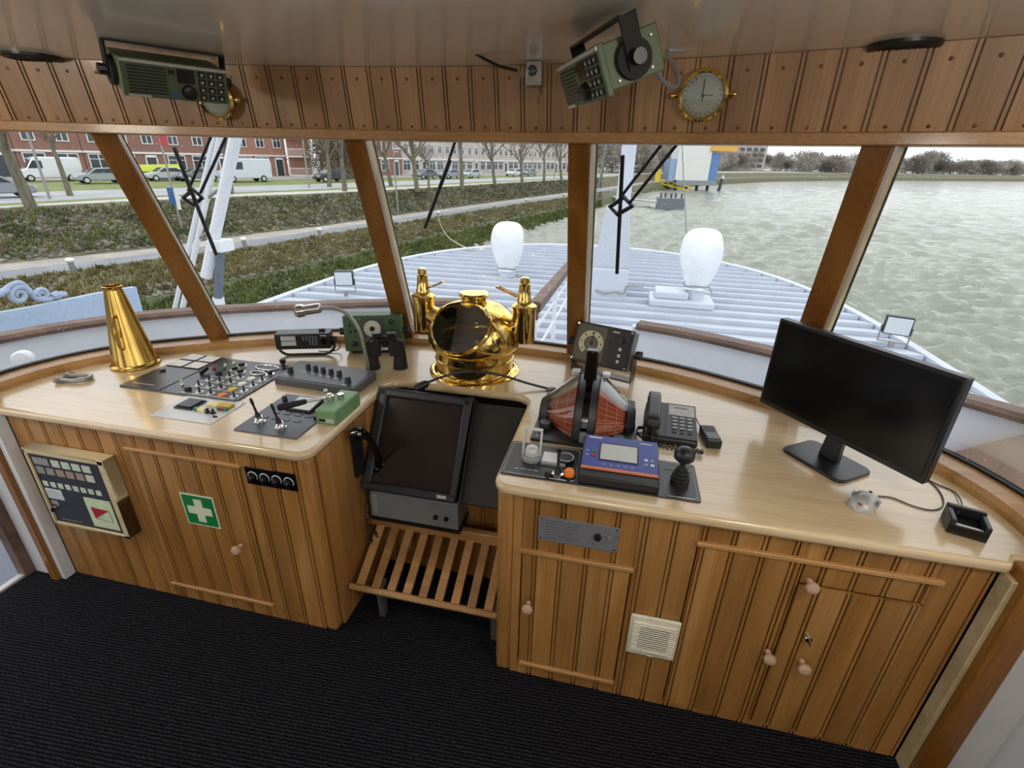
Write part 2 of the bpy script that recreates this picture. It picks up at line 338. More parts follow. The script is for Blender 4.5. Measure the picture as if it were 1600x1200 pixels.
def pane(name, q, mat=GLASS, t=.006):
    c = sum(q, Vector())/4; n = (q[1]-q[0]).cross(q[3]-q[0]).normalized()
    o = MB().add([p-c for p in q]+[p-c+n*t for p in q], [(3,2,1,0),(4,5,6,7),(0,1,5,4),(1,2,6,5),(2,3,7,6),(3,0,4,7)]).build(name, mat, loc=c, smooth=False)
    return struct(o)
PANES = []
ob = offs(sp, .095); al = [0]
for a, b in zip(ob[:-1], ob[1:]): al.append(al[-1]+(b-a).length)
def near(p): return min(range(len(ob)), key=lambda k: (ob[k]-Vector((p.x, p.y, 0))).length)
for i in range(5):
    ia, ib = near(BV[i]), near(BV[i+1]); bot = []; top = []
    for k in range(ia, ib+1):
        f = (al[k]-al[ia])/(al[ib]-al[ia]); b = Vector((ob[k].x, ob[k].y, BZ+.005)); bu = b-ob[ia].lerp(ob[ib], f)-Vector((0, 0, BZ+.005))
        oo = (Vector((rad[i][0], rad[i][1], 0)).normalized().lerp(Vector((rad[i+1][0], rad[i+1][1], 0)).normalized(), f))*.045
        bot.append(b); top.append(TV[i].lerp(TV[i+1], f)+bu*.8+oo+Vector((0, 0, .02)))
    PANES.append([bot[0], bot[-1], top[-1], top[0]]); c = (bot[0]+bot[-1]+top[0]+top[-1])/4; n = len(bot); mb = MB()
    vs = [p-c for p in bot]+[p-c for p in top]; mb.add(vs, [(k, k+1, n+k+1, n+k) for k in range(n-1)])
    pn = struct(mb.build('window_%d' % (i+1), GLASS, loc=c))
    MB().sweep([(p-c, (ob_n[0], ob_n[1], 0), (0, 0, 1)) for p, ob_n in zip(bot, [((ob[min(k+1, len(ob)-1)]-ob[max(k-1, 0)]).orthogonal() if False else (nrm[k].x, nrm[k].y)) for k in range(ia, ib+1)])], [(-.012, -.006), (.012, -.006), (.012, .012), (-.012, .012)]).build('window_seal', SEAL, pn)
# side walls aft of the console, with windows and a doorway to port
wl = struct(MB().b2(-1.99, -1.94, -1.75, .2, 0, .95).b2(-1.99, -1.94, -1.75, .2, 1.9, 2.16).b2(-1.99, -1.94, .2, 1.36, 2.02, 2.16).b2(-1.99, -1.94, .1, .2, .95, 1.9).b2(-1.99, -1.94, -1.75, -1.65, .95, 1.9).build('wall_left', WALLW, smooth=False))
pane('window_6', [Vector((-1.965, -1.65, .95)), Vector((-1.965, .1, .95)), Vector((-1.965, .1, 1.9)), Vector((-1.965, -1.65, 1.9))])
wr = struct(MB().b2(1.99, 2.04, -1.75, 1.38, 0, .93).b2(1.99, 2.04, -1.75, 1.3, 1.9, 2.16).b2(1.99, 2.04, -1.75, -1.65, .93, 1.9).b2(1.99, 2.04, -.2, -.1, .93, 1.9).build('wall_right', WALLW, smooth=False))
pane('window_7', [Vector((2.015, -1.65, .93)), Vector((2.015, -.2, .93)), Vector((2.015, -.2, 1.9)), Vector((2.015, -1.65, 1.9))])
pane('window_8', [Vector((2.015, -.1, .93)), Vector((2.015, 1.3, .93)), Vector((2.015, 1.3, 1.9)), Vector((2.015, -.1, 1.9))])
struct(MB().b2(-1.99, 2.04, -1.8, -1.75, 0, 1.0).b2(-1.99, 2.04, -1.8, -1.75, 1.85, 2.16).b2(-1.99, -1.3, -1.8, -1.75, 1, 1.85).b2(1.3, 2.04, -1.8, -1.75, 1, 1.85).build('wall_back', W_FRIEZE, smooth=False))
pane('window_9', [Vector((1.3, -1.775, 1.0)), Vector((-1.3, -1.775, 1.0)), Vector((-1.3, -1.775, 1.85)), Vector((1.3, -1.775, 1.85))])
# returns beside the console: white panel with wooden posts
struct(MB().b2(-1.93, -1.775, 1.262, 1.33, 0, .90).build('wall_left_return', WALLW, smooth=False))
struct(MB().b2(-1.805, -1.765, 1.235, 1.30, 0, .875).build('trim_10', W_MULL, bev=.004))
struct(MB().b2(-1.765, -1.738, 1.252, 1.30, 0, .86).build('trim_11', WHITEP, bev=.003))
struct(MB().b2(-1.985, -1.93, 1.22, 1.30, 0, 2.1).build('trim_12', W_CAP, bev=.005))
struct(MB().b2(1.775, 1.79, 1.252, 1.30, 0, .86).build('trim_13', W_BEIGE, bev=.003))
struct(MB().b2(1.79, 1.862, 1.225, 1.30, 0, .90).build('trim_14', W_MULL, bev=.005))
struct(MB().b2(1.862, 1.99, 1.262, 1.33, 0, .93).build('wall_right_return', WALLW, smooth=False))
struct(MB().b2(1.945, 1.985, .95, 1.0, 0, .93).build('trim_15', W_DARK, bev=.004))
# ================================================================== CONSOLE
def arc(cx, cy, r, a0, a1, n=6): return [(cx+r*math.cos(a0+(a1-a0)*k/n), cy+r*math.sin(a0+(a1-a0)*k/n)) for k in range(n+1)]
NX, NB = .334, 1.952
out = [(-1.80, YF)] + arc(-NX-.06, YF+.06, .06, -PI/2, 0) + arc(-NX+.075, NB-.075, .075, PI, PI/2) + arc(NX-.075, NB-.075, .075, PI/2, 0) + arc(NX+.055, YF+.055, .055, PI, 1.5*PI) + [(1.775, YF-.004)]
out += [(1.80, YF+.03), (1.872, 1.31)] + [(p.x, p.y) for p in reversed(offs(sp, .025)) if p.y > 1.33] + [(-1.872, 1.31), (-1.80, YF+.03)]
wt = MB().prism(out, .862, DESK_Z).build('worktop', W_TOP, bev=.014, smooth=True, seg=3)
tag(wt, 'pale varnished oak worktop curving around under the front windows', 'worktop')
# plank fronts
def front(cab, joints, y, zt, holes):
    """planks between joints at y; holes: list of (x0,x1,z0,z1,doorobject or None)"""
    for a, b in zip(joints[:-1], joints[1:]):
        cuts = [a]+sorted(v for h in holes for v in h[:2] if a+.004 < v < b-.004)+[b]
        for c, d in zip(cuts[:-1], cuts[1:]):
            mid = (c+d)/2; z = 0; last = abs(d-b) < 1e-6
            hs = sorted([h for h in holes if h[0] < mid < h[1]], key=lambda h: h[2])
            for h in hs:
                if h[2]-z > .01: plank_mesh(d-c-.0008, h[2]-z, bead=last).build('plank', W_PLANK, cab, (c, y, z), world=True)
                if h[4] is not None:
                    e0 = max(c, h[0]+.005); e1 = min(d, h[1]-.005)
                    plank_mesh(e1-e0-.0006, h[3]-h[2]-.006, bead=last).build('door_plank', W_PLANK, h[4], (e0, y-h[5], h[2]+.003), world=True)
                z = h[3]
            if zt-z > .01: plank_mesh(d-c-.0008, zt-z, bead=last).build('plank', W_PLANK, cab, (c, y, z), world=True)
def door(cab, x0, x1, z0, z1, y, pr=.006):
    return MB().b2(x0+.004, x1-.004, y-.004, y+.008, z0+.004, z1-.004).build('door', W_DARK, cab, world=True), pr
KN = MB().lathe([(.008, 0), (.009, .008), (.007, .014), (.012, .02), (.0185, .027), (.0195, .034), (.016, .041), (.008, .045), (0, .046)], 16).mesh('knob'); KN.materials.append(W_KNOB)
def knob(par, x, z, y=1.28): place(KN, 'knob', par, (x, y, z), (PI/2, 0, 0), world=True)
YP = 1.314
# port cabinet
cl = thing('console_cabinet', 'wooden plank console cabinet with green first aid sign on its door', 'cabinet', (-1.03, 1.6, 0))
MB().b2(-1.735, -.352, YP+.002, 1.33, 0, .86).b2(-.366, -.352, 1.32, 1.95, 0, .86).b2(-1.735, -1.72, 1.33, 1.9, 0, .86).build('body', W_DARK, cl, world=True)
jl = [-.40-.0885*k for k in range(15)][::-1]; jl = [-1.735]+[j for j in jl if j > -1.72]
dl, pr = door(cl, -1.162, -.648, .083, .783, YP)
front(cl, jl, YP, .862, [(-1.162, -.648, .083, .783, dl, .004)])
MB().b2(-.40, -.349, 1.298, 1.345, 0, .862).build('corner_post', W_PLANK, cl, world=True, bev=.012)
for zz in (.783, .073): MB().b2(-1.166, -.64, 1.288, 1.304, zz, zz+.016).build('door_trim', W_TRIM, cl, world=True, bev=.004)
knob(dl, -.71, .414)
ys = [1.345+.0885*k for k in range(8)]
for a in ys:
    b = min(a+.0885, 1.95)
    if b-a > .02: place_me = plank_mesh(b-a-.0008, .862).build('plank', W_PLANK, cl, (-.352, a, 0), (0, 0, PI/2), world=True)
# starboard cabinet
cr_ = thing('console_cabinet', 'wooden plank console cabinet with three doors, a drawer and white vent', 'cabinet', (1.05, 1.6, 0))
MB().b2(.352, 1.775, YP+.002, 1.33, 0, .86).b2(.352, .366, 1.32, 1.95, 0, .86).build('body', W_DARK, cr_, world=True)
jr = [.405+.0872*k for k in range(16)]+[1.775]
d1, _ = door(cr_, .436, .81, .072, .622, YP)
d2, _ = door(cr_, .992, 1.293, .025, .775, YP)
d3, _ = door(cr_, 1.305, 1.636, .025, .688, YP)
d4 = MB().b2(1.305, 1.63, YP-.004, YP+.008, .70, .773).build('drawer', W_DARK, cr_, world=True)
front(cr_, jr, YP, .862, [(.436, .81, .072, .622, d1, .004), (.992, 1.293, .025, .775, d2, .005), (1.299, 1.64, .025, .691, d3, .009), (1.299, 1.632, .694, .775, d4, .002)])
MB().b2(.349, .405, 1.298, 1.345, 0, .862).build('corner_post', W_PLANK, cr_, world=True, bev=.012)
for x0, x1, zz in ((.43, .815, .622), (.445, .81, .06), (.988, 1.66, .776)): MB().b2(x0, x1, 1.287, 1.304, zz, zz+.017).build('door_trim', W_TRIM, cr_, world=True, bev=.004)
knob(d1, .473, .411); knob(d2, 1.272, .405); knob(d3, 1.378, .392); knob(d4, 1.318, .728)
lk = MB().rev([(.012, 0), (.012, .012), (.010, .016), (0, .016)], (1.374, 1.292, .49), (0, -1, 0), 14).box((1.374, 1.272, .489), (.003, .022, .016)).build('lock', CHROME, d3, world=True)
for a in ys:
    b = min(a+.0885, 1.95)
    if b-a > .02: plank_mesh(b-a-.0008, .862).build('plank', W_PLANK, cr_, (.352, b, 0), (0, 0, -PI/2), world=True)
# recess lining between the cabinets
rc = thing('recess_lining', 'wooden plank lining at the back of the knee recess', 'panelling', (0, 1.74, 0))
k = 0
x = -.348
while x < .34:
    b = min(x+.0885, .348); plank_mesh(b-x-.0008, .545).build('plank', W_PLANK, rc, (x, 1.752, 0), world=True); x += .0885
# ================================================================== ON THE PORT SIDE OF THE WORKTOP
Z0 = DESK_Z
def W2(u, v, z=Z0): p = PX(u, v, z=z); return p.x, p.y
def screw(par, pts, z, r=.003, mat=STEEL, world=False):
    for x, y in pts: MB().lathe([(r, 0), (r, .001), (r*.5, .0016), (0, .0016)], 10).build('screw', mat, par, (x, y, z), world=world)
# brass megaphone standing on its bell
t = thing('megaphone', 'brass loud-hailer cone standing on its wide end by the port window', 'megaphone', (-1.615, 1.80, Z0), math.radians(30))
MB().lathe([(.100, 0), (.104, .004), (.103, .010), (.096, .016), (.093, .024), (.036, .372), (.039, .378), (.039, .388), (.035, .390), (.033, .372), (.09, .02), (.098, .0)], 40, cap=False).build('cone', BRASS2, t)
MB().tube([(.0935+.0015*0, 0, .03), (.037, 0, .372)], .0035, 6).build('seam', BRASS2, t)
hp = [(0, -.058, .255), (0, -.075, .262), (0, -.1, .235), (0, -.112, .195), (0, -.113, .15), (0, -.102, .115), (0, -.082, .107)]
MB().tube(smoothpath(hp, 5), .0065, 8).build('handle', BRASS2, t)
MB().tube([(.021*math.cos(a)*.0, -.078-.0+.004*math.sin(a)*0-.001, .16) for a in (0,)]+[(0, -.08, .2)], .004, 6).build('handle_plate', BRASS2, t)
# shackle
t = thing('shackle', 'grey galvanised bow shackle lying on the worktop left of the megaphone', 'shackle', (-1.70, 1.572, Z0), math.radians(14))
bp_ = [(-.05, .024, .012), (-.02, .028, .012), (.02, .034, .012), (.05, .028, .012), (.062, 0, .012), (.05, -.028, .012), (.02, -.034, .012), (-.02, -.028, .012), (-.05, -.024, .012)]
MB().tube(smoothpath(bp_, 5), .0095, 10).build('bow', STEEL, t)
for s_ in (-1, 1): MB().cyl((-.053, s_*.016, .0125), (-.053, s_*.034, .0125), .0135, n=14).build('eye', STEEL, t)
MB().cyl((-.053, -.046, .0125), (-.053, .05, .0125), .0075, n=12).cyl((-.053, .046, .0125), (-.053, .058, .0125), .012, n=8).build('pin', STEEL, t)
# ---- big dark switch panel
t = thing('switch_panel', 'dark grey instrument panel with four white squares and rows of switches', 'control panel', (-1.155, 1.768, Z0))
MB().prism(rrect(.60, .405, .008), 0, .006).build('face_plate', DGREY, t, bev=.0015)
MB().b2(-.297, -.09, -.2, .2, .006, .0085).build('sub_plate', DGREY, t, bev=.001)
screw(t, [(-.28, -.185), (-.105, -.185), (-.28, .04), (-.105, .04)], .0085)
for i in range(2):
    for j in range(2):
        b = MB().prism(rrect(.088, .075, .004), .0085, .0125).build('indicator_window', BLACK, t, (-.243+.096*i, .075+.084*j, 0)); MB().prism(rrect(.08, .067, .003), .0125, .0135).build('pane', WHITE, b)
        MB().lathe([(.003, .0135), (.003, .0145), (0, .0145)], 8).build('lamp_dot', RED, b, (-.02, -.02, 0))
MB().lathe([(.013, .0085), (.013, .016), (.011, .018), (0, .018)], 16).build('push_button', BLACK, t, (-.25, -.02, 0))
MB().b2(-.26, -.15, -.165, -.16, .0085, .009).build('engraving', LGREY, t)
def rotary(par, x, y, z=.006, r=.011, h=.016, ring=None):
    if ring: MB().lathe([(r*1.7, 0), (r*1.7, .002), (r*1.2, .003), (0, .003)], 18).build('ring', ring, par, (x, y, z))
    k = MB().lathe([(r*1.05, 0), (r, .003), (r*.9, h), (r*.75, h+.002), (0, h+.002)], 16).build('knob', BLACK, par, (x, y, z)); return k
rows = [(-.165, 5, 'OR'), (-.105, 5, 'YE'), (-.045, 5, 'WH'), (.015, 5, 'WH')]
for ri, (yy, n, kind) in enumerate(rows):
    MB().b2(.005+ri*.0, .285, yy-.026, yy-.022, .006, .0085).build('silver_strip', LGREY, t)
    for k in range(n):
        xx = .03+.058*k
        if k == 3: MB().lathe([(.019, 0), (.019, .003), (.016, .006), (0, .0065)], 20).build('lamp', {'OR': ORANGE, 'YE': YEL, 'WH': WHITE}[kind], t, (xx, yy, .006))
        elif k == 0 and ri in (0, 3): rotary(t, xx, yy, r=.014)
        else:
            MB().lathe([(.017, 0), (.017, .0015), (.0, .0015)], 18).build('ring', LGREY, t, (xx, yy, .006))
            MB().lathe([(.006, .0015), (.006, .006), (.003, .008), (.0035, .024), (0, .025)], 10).build('toggle', BLACK, t, (xx, yy, .006))
for xx, yy in ((.06, .085), (.105, .065), (.055, .135)): rotary(t, xx, yy, r=.015, ring=LGREY)
MB().tube([Vector((.19+.06*math.cos(a), .145+.028*math.sin(a), .009)) for a in [2*PI*k/20 for k in range(20)]], .0028, 6, closed=True).build('guard_ring', CHROME, t)
MB().prism(rrect(.10, .04, .018), .006, .009).build('oval_recess', BLACK, t, (.19, .145, 0))
MB().tube([Vector((.19+.035*math.cos(a), .075+.022*math.sin(a), .009)) for a in [2*PI*k/20 for k in range(20)]], .0028, 6, closed=True).build('guard_ring', CHROME, t)
MB().lathe([(.012, 0), (.008, .006), (.007, .03), (.014, .034), (.014, .05), (.010, .053), (0, .053)], 16).build('pull_handle', BLACK, t, (.275, .155, .006))
rotary(t, .25, .085, r=.012, ring=CHROME)
MB().box((0, 0, .015), (.012, .05, .02), (.25, 0, 0)).build('rocker', BLACK, t, (-.045, .01, .006), bev=.003)
for xx, yy, m_ in ((-.045, .07, RED), (0, .08, GRNB), (-.02, .115, CREAM), (.0, .15, CREAM)): MB().lathe([(.008, 0), (.008, .006), (.005, .012), (0, .013)], 14).build('pilot_lamp', m_, t, (xx, yy, .006))
MB().lathe([(.008, 0), (.008, .004), (.004, .006), (.005, .022), (0, .024)], 12).build('toggle', CREAM, t, (-.045, -.12, .006))
# ---- light plate with coloured keys
t = thing('button_plate', 'light grey plate with black square and yellow keys near worktop edge', 'control panel', (-.955, 1.477, Z0))
MB().prism(rrect(.285, .195, .004), 0, .003).build('face_plate', LGREY, t, bev=.001)
b = MB().prism(rrect(.085, .085, .003), .003, .009).build('black_key', BLACK, t, (-.06, .02, 0)); MB().prism(rrect(.07, .07, .003), .009, .014).build('key_top', BLACK, b, (0, 0, 0), bev=.001)
ky = [(.02+.0155*i, .05-.0175*j, YEL if i > 2 else IVORY) for j in range(2) for i in range(7)]
for x, y, m_ in ky: MB().box((x, y, .008), (.0145, .0165, .011)).build('key', m_, t, bev=.001)
for x, m_ in ((.085, BLUEB), (.1005, RED), (.116, GRNB)): MB().box((x, .014, .008), (.0145, .016, .011)).build('key', m_, t, bev=.001)
for x, m_ in ((.0, GRNB), (.017, IVORY), (.034, IVORY)): MB().box((x, -.012, .008), (.0155, .018, .011)).build('key', m_, t, bev=.001)
for x in (.06, .085): MB().lathe([(.011, .003), (.011, .006), (.006, .008), (.0055, .022), (0, .023)], 12).build('toggle', BLACK, t, (x, -.02, 0))
MB().box((.115, -.045, .005), (.018, .006, .006)).build('slot', BLACK, t)
screw(t, [(-.132, -.088), (.132, -.088), (-.132, .088), (.132, .088)], .003)
# ---- steering panel with two lever switches and a display
t = thing('lever_panel', 'slate grey panel with two chrome-collared levers and a small display', 'control panel', (-.567, 1.526, Z0))
MB().prism(rrect(.268, .325, .005), 0, .005).build('face_plate', PANELC, t, bev=.001)
LX = W2(476, 632, .915); lx, ly = LX[0]+.567, LX[1]-1.526
b = MB().box((lx, ly, .012), (.115, .10, .016), (.1, 0, 0)).build('display_bezel', BLACK, t, bev=.002); MB().box((lx, ly, .0205), (.103, .088, .002), (.1, 0, 0)).build('display', LCD, b)
k = MB().lathe([(.011, 0), (.010, .026), (.008, .029), (0, .029)], 16).build('knob', BLACK, t, (W2(446, 630)[0]+.567, W2(446, 630)[1]-1.526, .005))
for j, y in enumerate((.0, -.045)):
    for i in range(4): MB().prism(rrect(.03, .017, .003), .005, .0075).build('button', PANELC, t, (-.065+.048*i-.02*j, y, 0), bev=.0008)
MB().lathe([(.012, 0), (.012, .01), (.009, .013), (0, .013)], 14).build('knob', BLACK, t, (.118, -.005, .005))
for x, y in ((-.075, -.085), (.03, -.105)):
    b = MB().lathe([(.021, 0), (.021, .004), (.017, .006), (.019, .012), (.016, .02), (.011, .026), (0, .026)], 20).build('lever_collar', CHROME, t, (x, y, .005))
    MB().lathe([(.012, .024), (.005, .045), (.004, .078), (.0058, .082), (.0058, .104), (.003, .108), (0, .108)], 12).build('lever', BLACK, b, (0, 0, 0), (.12, -.1, 0))
# ---- console box with knobs
t = thing('knob_console', 'long dark grey dimmer box with seven black knobs on top', 'control box', (-.61, 1.855, Z0), math.radians(-3))
MB().add([(-.205, -.095, 0), (.205, -.095, 0), (.205, .095, 0), (-.205, .095, 0), (-.205, -.095, .034), (.205, -.095, .034), (.205, .095, .046), (-.205, .095, .046)], [(0,3,2,1),(4,5,6,7),(0,1,5,4),(1,2,6,5),(2,3,7,6),(3,0,4,7)]).build('body', PANELC, t, bev=.003)
MB().box((0, -.0, .0412), (.39, .17, .002), (.063, 0, 0)).build('top_plate', DGREY, t)
for x, y, r in ((-.165, -.03, .0135), (-.105, .02, .0115), (-.062, .015, .0115), (-.018, .01, .0115), (.027, .005, .0115), (.073, .0, .0125), (.145, -.045, .0145)):
    b = MB().lathe([(r*1.1, 0), (r, .004), (r*.85, .024), (r*.7, .027), (0, .027)], 8).build('knob', BLACK, t, (x, y, .041+y*.063))
    MB().b2(x-.016, x+.016, y-.03, y-.026, .0415+(y-.03)*.063, .0425+(y-.03)*.063).build('scale_mark', LGREY, t)
# ---- green lever box
t = thing('engine_lever', 'pale green control box with chrome shaft and black grip lever at recess corner', 'lever', (-.388, 1.585, Z0))
MB().b2(-.043, .043, -.095, .10, 0, .062).build('housing', GREEN2, t, bev=.006)
MB().b2(-.03, .035, -.0965, -.095, .012, .028).build('name_plate', LGREY, t); MB().b2(-.028, .0, -.0972, -.0965, .014, .026).build('name_plate_print', BLACK, t)
MB().cyl((-.03, -.005, .062), (-.03, -.005, .082), .017, n=18).cyl((.005, .02, .062), (.005, .02, .083), .013, n=18).cyl((-.03, -.005, .08), (-.03, -.005, .09), .01, n=14).build('hub', CHROME, t)
lv = MB().cyl((-.03, -.005, .078), (-.10, -.075, .078), .0065, n=12).build('lever_shaft', CHROME, t)
MB().rev([(.006, 0), (.010, .008), (.0115, .03), (.013, .07), (.014, .10), (.010, .108), (0, .11)], (-.09, -.065, .078), (-.70, -.70, -.02), 16).build('lever_grip', RUBBER, t)
MB().ell((-.06, .02, .088), (.009, .009, .009)).build('ball_end', CHROME, t)
# ---- VHF radio on a bracket
t = thing('vhf_radio', 'black marine radio with keypad on a curved bracket beside green set', 'radio', (-.895, 2.135, Z0), math.radians(20))
b = MB().box((0, 0, .088), (.27, .085, .082)).build('case', BLACK, t, bev=.006)
MB().box((-.068, -.0435, .094), (.072, .002, .05)).build('display', LCDG, b); MB().box((-.068, -.0448, .094), (.072, .001, .003)).build('display_divider', BLACK, b)
for j in range(4):
    for i in range(5):
        if i < 2 and j > 1: continue
        MB().box((.005+.0155*i, -.044, .112-.0125*j), (.006, .002, .004)).build('key', LGREY, b)
MB().cyl((.105, -.042, .09), (.105, -.05, .09), .016, n=18).build('dial', BLACKG, b)
MB().box((.105, -.0436, .119), (.03, .001, .005)).build('maker_mark', LGREY, b)
MB().box((.09, .01, .134), (.03, .02, .012)).build('top_button', BLACK, b, bev=.003)
MB().tube(smoothpath([(-.135, .0, .08), (-.132, 0, .035), (-.10, -.005, .008), (-.03, -.005, .006), (.03, -.005, .006), (.10, -.005, .008), (.14, 0, .035), (.142, 0, .08)], 5), .0075, 8).build('bracket', BLACK, t)
MB().cyl((.135, 0, .088), (.16, 0, .088), .014, n=12).build('clamp_knob', BLACK, t)
MB().tube(smoothpath([(.12, .045, .08), (.16, .05, .05), (.155, .04, .015), (.11, .03, .006), (.05, .04, .005)], 6), .003, 6).build('cable', BLACK, t)
# ---- green instrument with dial
t = thing('direction_finder', 'green metal instrument with round white dial behind the binoculars', 'instrument', (-.578, 2.285, Z0), math.radians(20))
b = MB().box((0, .02, .108), (.30, .12, .19), (-.08, 0, 0)).build('case', GREEN, t, bev=.008)
MB().b2(-.12, .12, -.03, .09, 0, .02).build('foot', BLACK, t, bev=.003)
FT = (-.08+PI/2, 0, 0)
def onface(x, z, d=.0): return Vector((x, -.041-d + (z-.108)*.08, z))
MB().prism(rrect(.11, .11, .006), 0, .002).build('dial_plate', DGREY, t, onface(-.002, .14), FT)
b2_ = MB().prism(circ(.043, 32), 0, .003).build('dial', DIALW, t, onface(-.002, .14, .002), FT)
MB().lathe([(.013, 0), (.012, .008), (0, .008)], 16).build('dial_knob', BLACK, b2_, (0, 0, .003))
for k in range(12): MB().box((.035*math.cos(k*PI/6), .035*math.sin(k*PI/6), .0035), (.009, .0018, .001), (0, 0, k*PI/6)).build('dial_mark', BLACK, b2_)
for x, z, r in ((-.115, .16, .006), (-.115, .125, .006), (-.09, .13, .005), (.095, .175, .012), (.095, .125, .009), (-.1, .06, .013), (-.065, .09, .006), (.1, .06, .010)):
    MB().lathe([(r*1.1, 0), (r, .012), (r*.7, .014), (0, .014)], 14).build('knob', BLACK, t, onface(x, z), FT)
for x in (-.06, .056):
    for z in (.09, .19): MB().lathe([(.004, 0), (.003, .002), (0, .002)], 8).build('screw', CHROME, t, onface(x, z, .002), FT)
for s_ in (-1, 1): MB().cyl((s_*.15, .02, .11), (s_*.178, .02, .11), .02, n=12).build('side_knob', BLACK, t)
# ---- binoculars
t = thing('binoculars', 'black binoculars standing on their objectives in front of the green set', 'binoculars', (-.418, 2.085, Z0), math.radians(18))
for s_ in (-1, 1):
    br = MB().lathe([(.036, 0), (.036, .004), (.034, .02), (.029, .062), (.026, .07), (.026, .075)], 24).build('barrel', RUBBER, t, (s_*.067, 0, 0))
    MB().prism([(-.035, -.03), (.035, -.03), (.04, 0), (.035, .03), (-.035, .03)], .07, .145).xf(Matrix.Translation((s_*.055, 0, 0)) @ Matrix.Diagonal((s_, 1, 1, 1))).build('prism_housing', RUBBER, t, bev=.008)
    MB().lathe([(.022, .145), (.021, .155), (.023, .158), (.023, .183), (.018, .186), (0, .184)], 20).build('eyepiece', BLACK, t, (s_*.035, 0, 0))
MB().cyl((0, 0, .085), (0, 0, .165), .011, n=14).build('hinge', BLACK, t); MB().cyl((0, -.0, .125), (0, 0, .148), .0165, n=18).build('focus_wheel', BLACK, t)
MB().box((0, -.02, .11), (.03, .01, .012)).build('badge', LGREY, t)
sp_ = smoothpath([(-.085, -.032, .14), (-.06, -.05, .165), (-.02, -.05, .18), (.02, -.05, .178), (.06, -.05, .165), (.09, -.035, .12), (.098, -.02, .06), (.095, -.025, .012)], 5)
MB().tube(sp_, .004, 6).build('neck_strap', BLACK, t)
# ---- gooseneck lamp
t = thing('gooseneck_microphone', 'silver microphone on a bent gooseneck rising behind the knob box', 'microphone', (-.465, 1.985, Z0))
MB().lathe([(.026, 0), (.026, .008), (.012, .014), (.010, .03), (0, .03)], 18).build('base', BLACK, t)
gp = smoothpath([(0, 0, .02), (-.005, 0, .10), (-.02, 0, .20), (-.045, -.005, .265), (-.08, -.012, .303), (-.13, -.02, .322), (-.19, -.03, .322)], 8)
MB().tube(gp, .0085, 10).build('gooseneck', STEEL, t)
dv = Vector((-.92, -.32, -.14)).normalized()
h_ = MB().rev([(.012, 0), (.022, .006), (.0235, .012), (.0235, .075), (.028, .08), (.030, .086), (.030, .108), (.026, .112), (0, .112)], Vector((-.185, -.03, .323)), dv, 24).build('head', CHROME, t)
MB().rev([(.025, 0), (.024, .004), (0, .005)], Vector((-.185, -.03, .323))+dv*.112, dv, 20).build('grille', BLACK, h_)
for k in range(-2, 3): MB().box(Vector((-.185, -.03, .323))+dv*.1175+Vector((0, 0, .009*k)), (.003, .04, .002), (0, 0, .33)).build('grille_bar', STEEL, h_)
# ================================================================== BINNACLE COMPASS
t = thing('binnacle', 'polished brass binnacle compass with two side lamps behind the recess', 'compass', (.005, 2.19, Z0), math.radians(-4))
MB().lathe([(.222, 0), (.222, .006), (.215, .010), (.195, .011)], 48, cap=False).build('flange', BRASS, t)
for k in range(16): MB().lathe([(.005, 0), (.004, .003), (0, .004)], 8).build('flange_screw', BRASS2, t, (.207*math.cos(k*PI/8+.1), .207*math.sin(k*PI/8+.1), .009))
MB().lathe([(.200, .006), (.200, .014), (.193, .018), (.190, .022), (.190, .066), (.193, .068), (.194, .072), (.193, .076), (.190, .078), (.190, .118), (.2, .122), (.205, .13)], 48, cap=False).build('drum', BRASS, t)
# dome with a tilted round opening towards the helmsman
dome = [(.203, .122), (.216, .135), (.223, .155), (.222, .19), (.212, .235), (.192, .275), (.16, .308), (.115, .335), (.075, .347), (.066, .35)]
md = MB().lathe(dome, 64, cap=False); bm = bmesh.new(); me = md.mesh('dome'); bm.from_mesh(me)
bmesh.ops.subdivide_edges(bm, edges=bm.edges, cuts=1, use_grid_fill=True)
on = Vector((-.10, -.76, .64)).normalized(); oc = Vector((-.012, -.135, .245)); orad = .142
ax1 = Vector((1, 0, 0)); ax1 = (ax1-on*ax1.dot(on)).normalized(); ax2 = on.cross(ax1)
bmesh.ops.bisect_plane(bm, geom=bm.verts[:]+bm.edges[:]+bm.faces[:], plane_co=oc+on*.002, plane_no=on, clear_outer=True)
bm.to_mesh(me); bm.free(); me.materials.append(BRASS)
for f in me.polygons: f.use_smooth = True
place(me, 'dome', t)
bm = bmesh.new(); bm.from_mesh(me); edge = [v.co.copy() for e in bm.edges if e.is_boundary for v in e.verts if abs((v.co-(oc+on*.002)).dot(on)) < 1e-4]; bm.free()
ang = sorted({(round(math.atan2((p-oc).dot(ax2), (p-oc).dot(ax1)), 4), tuple(p)) for p in edge}); ring = [Vector(p) for a, p in ang]
ring = [ring[int(i*len(ring)/64)] for i in range(64)]; rc_ = sum(ring, Vector())/64
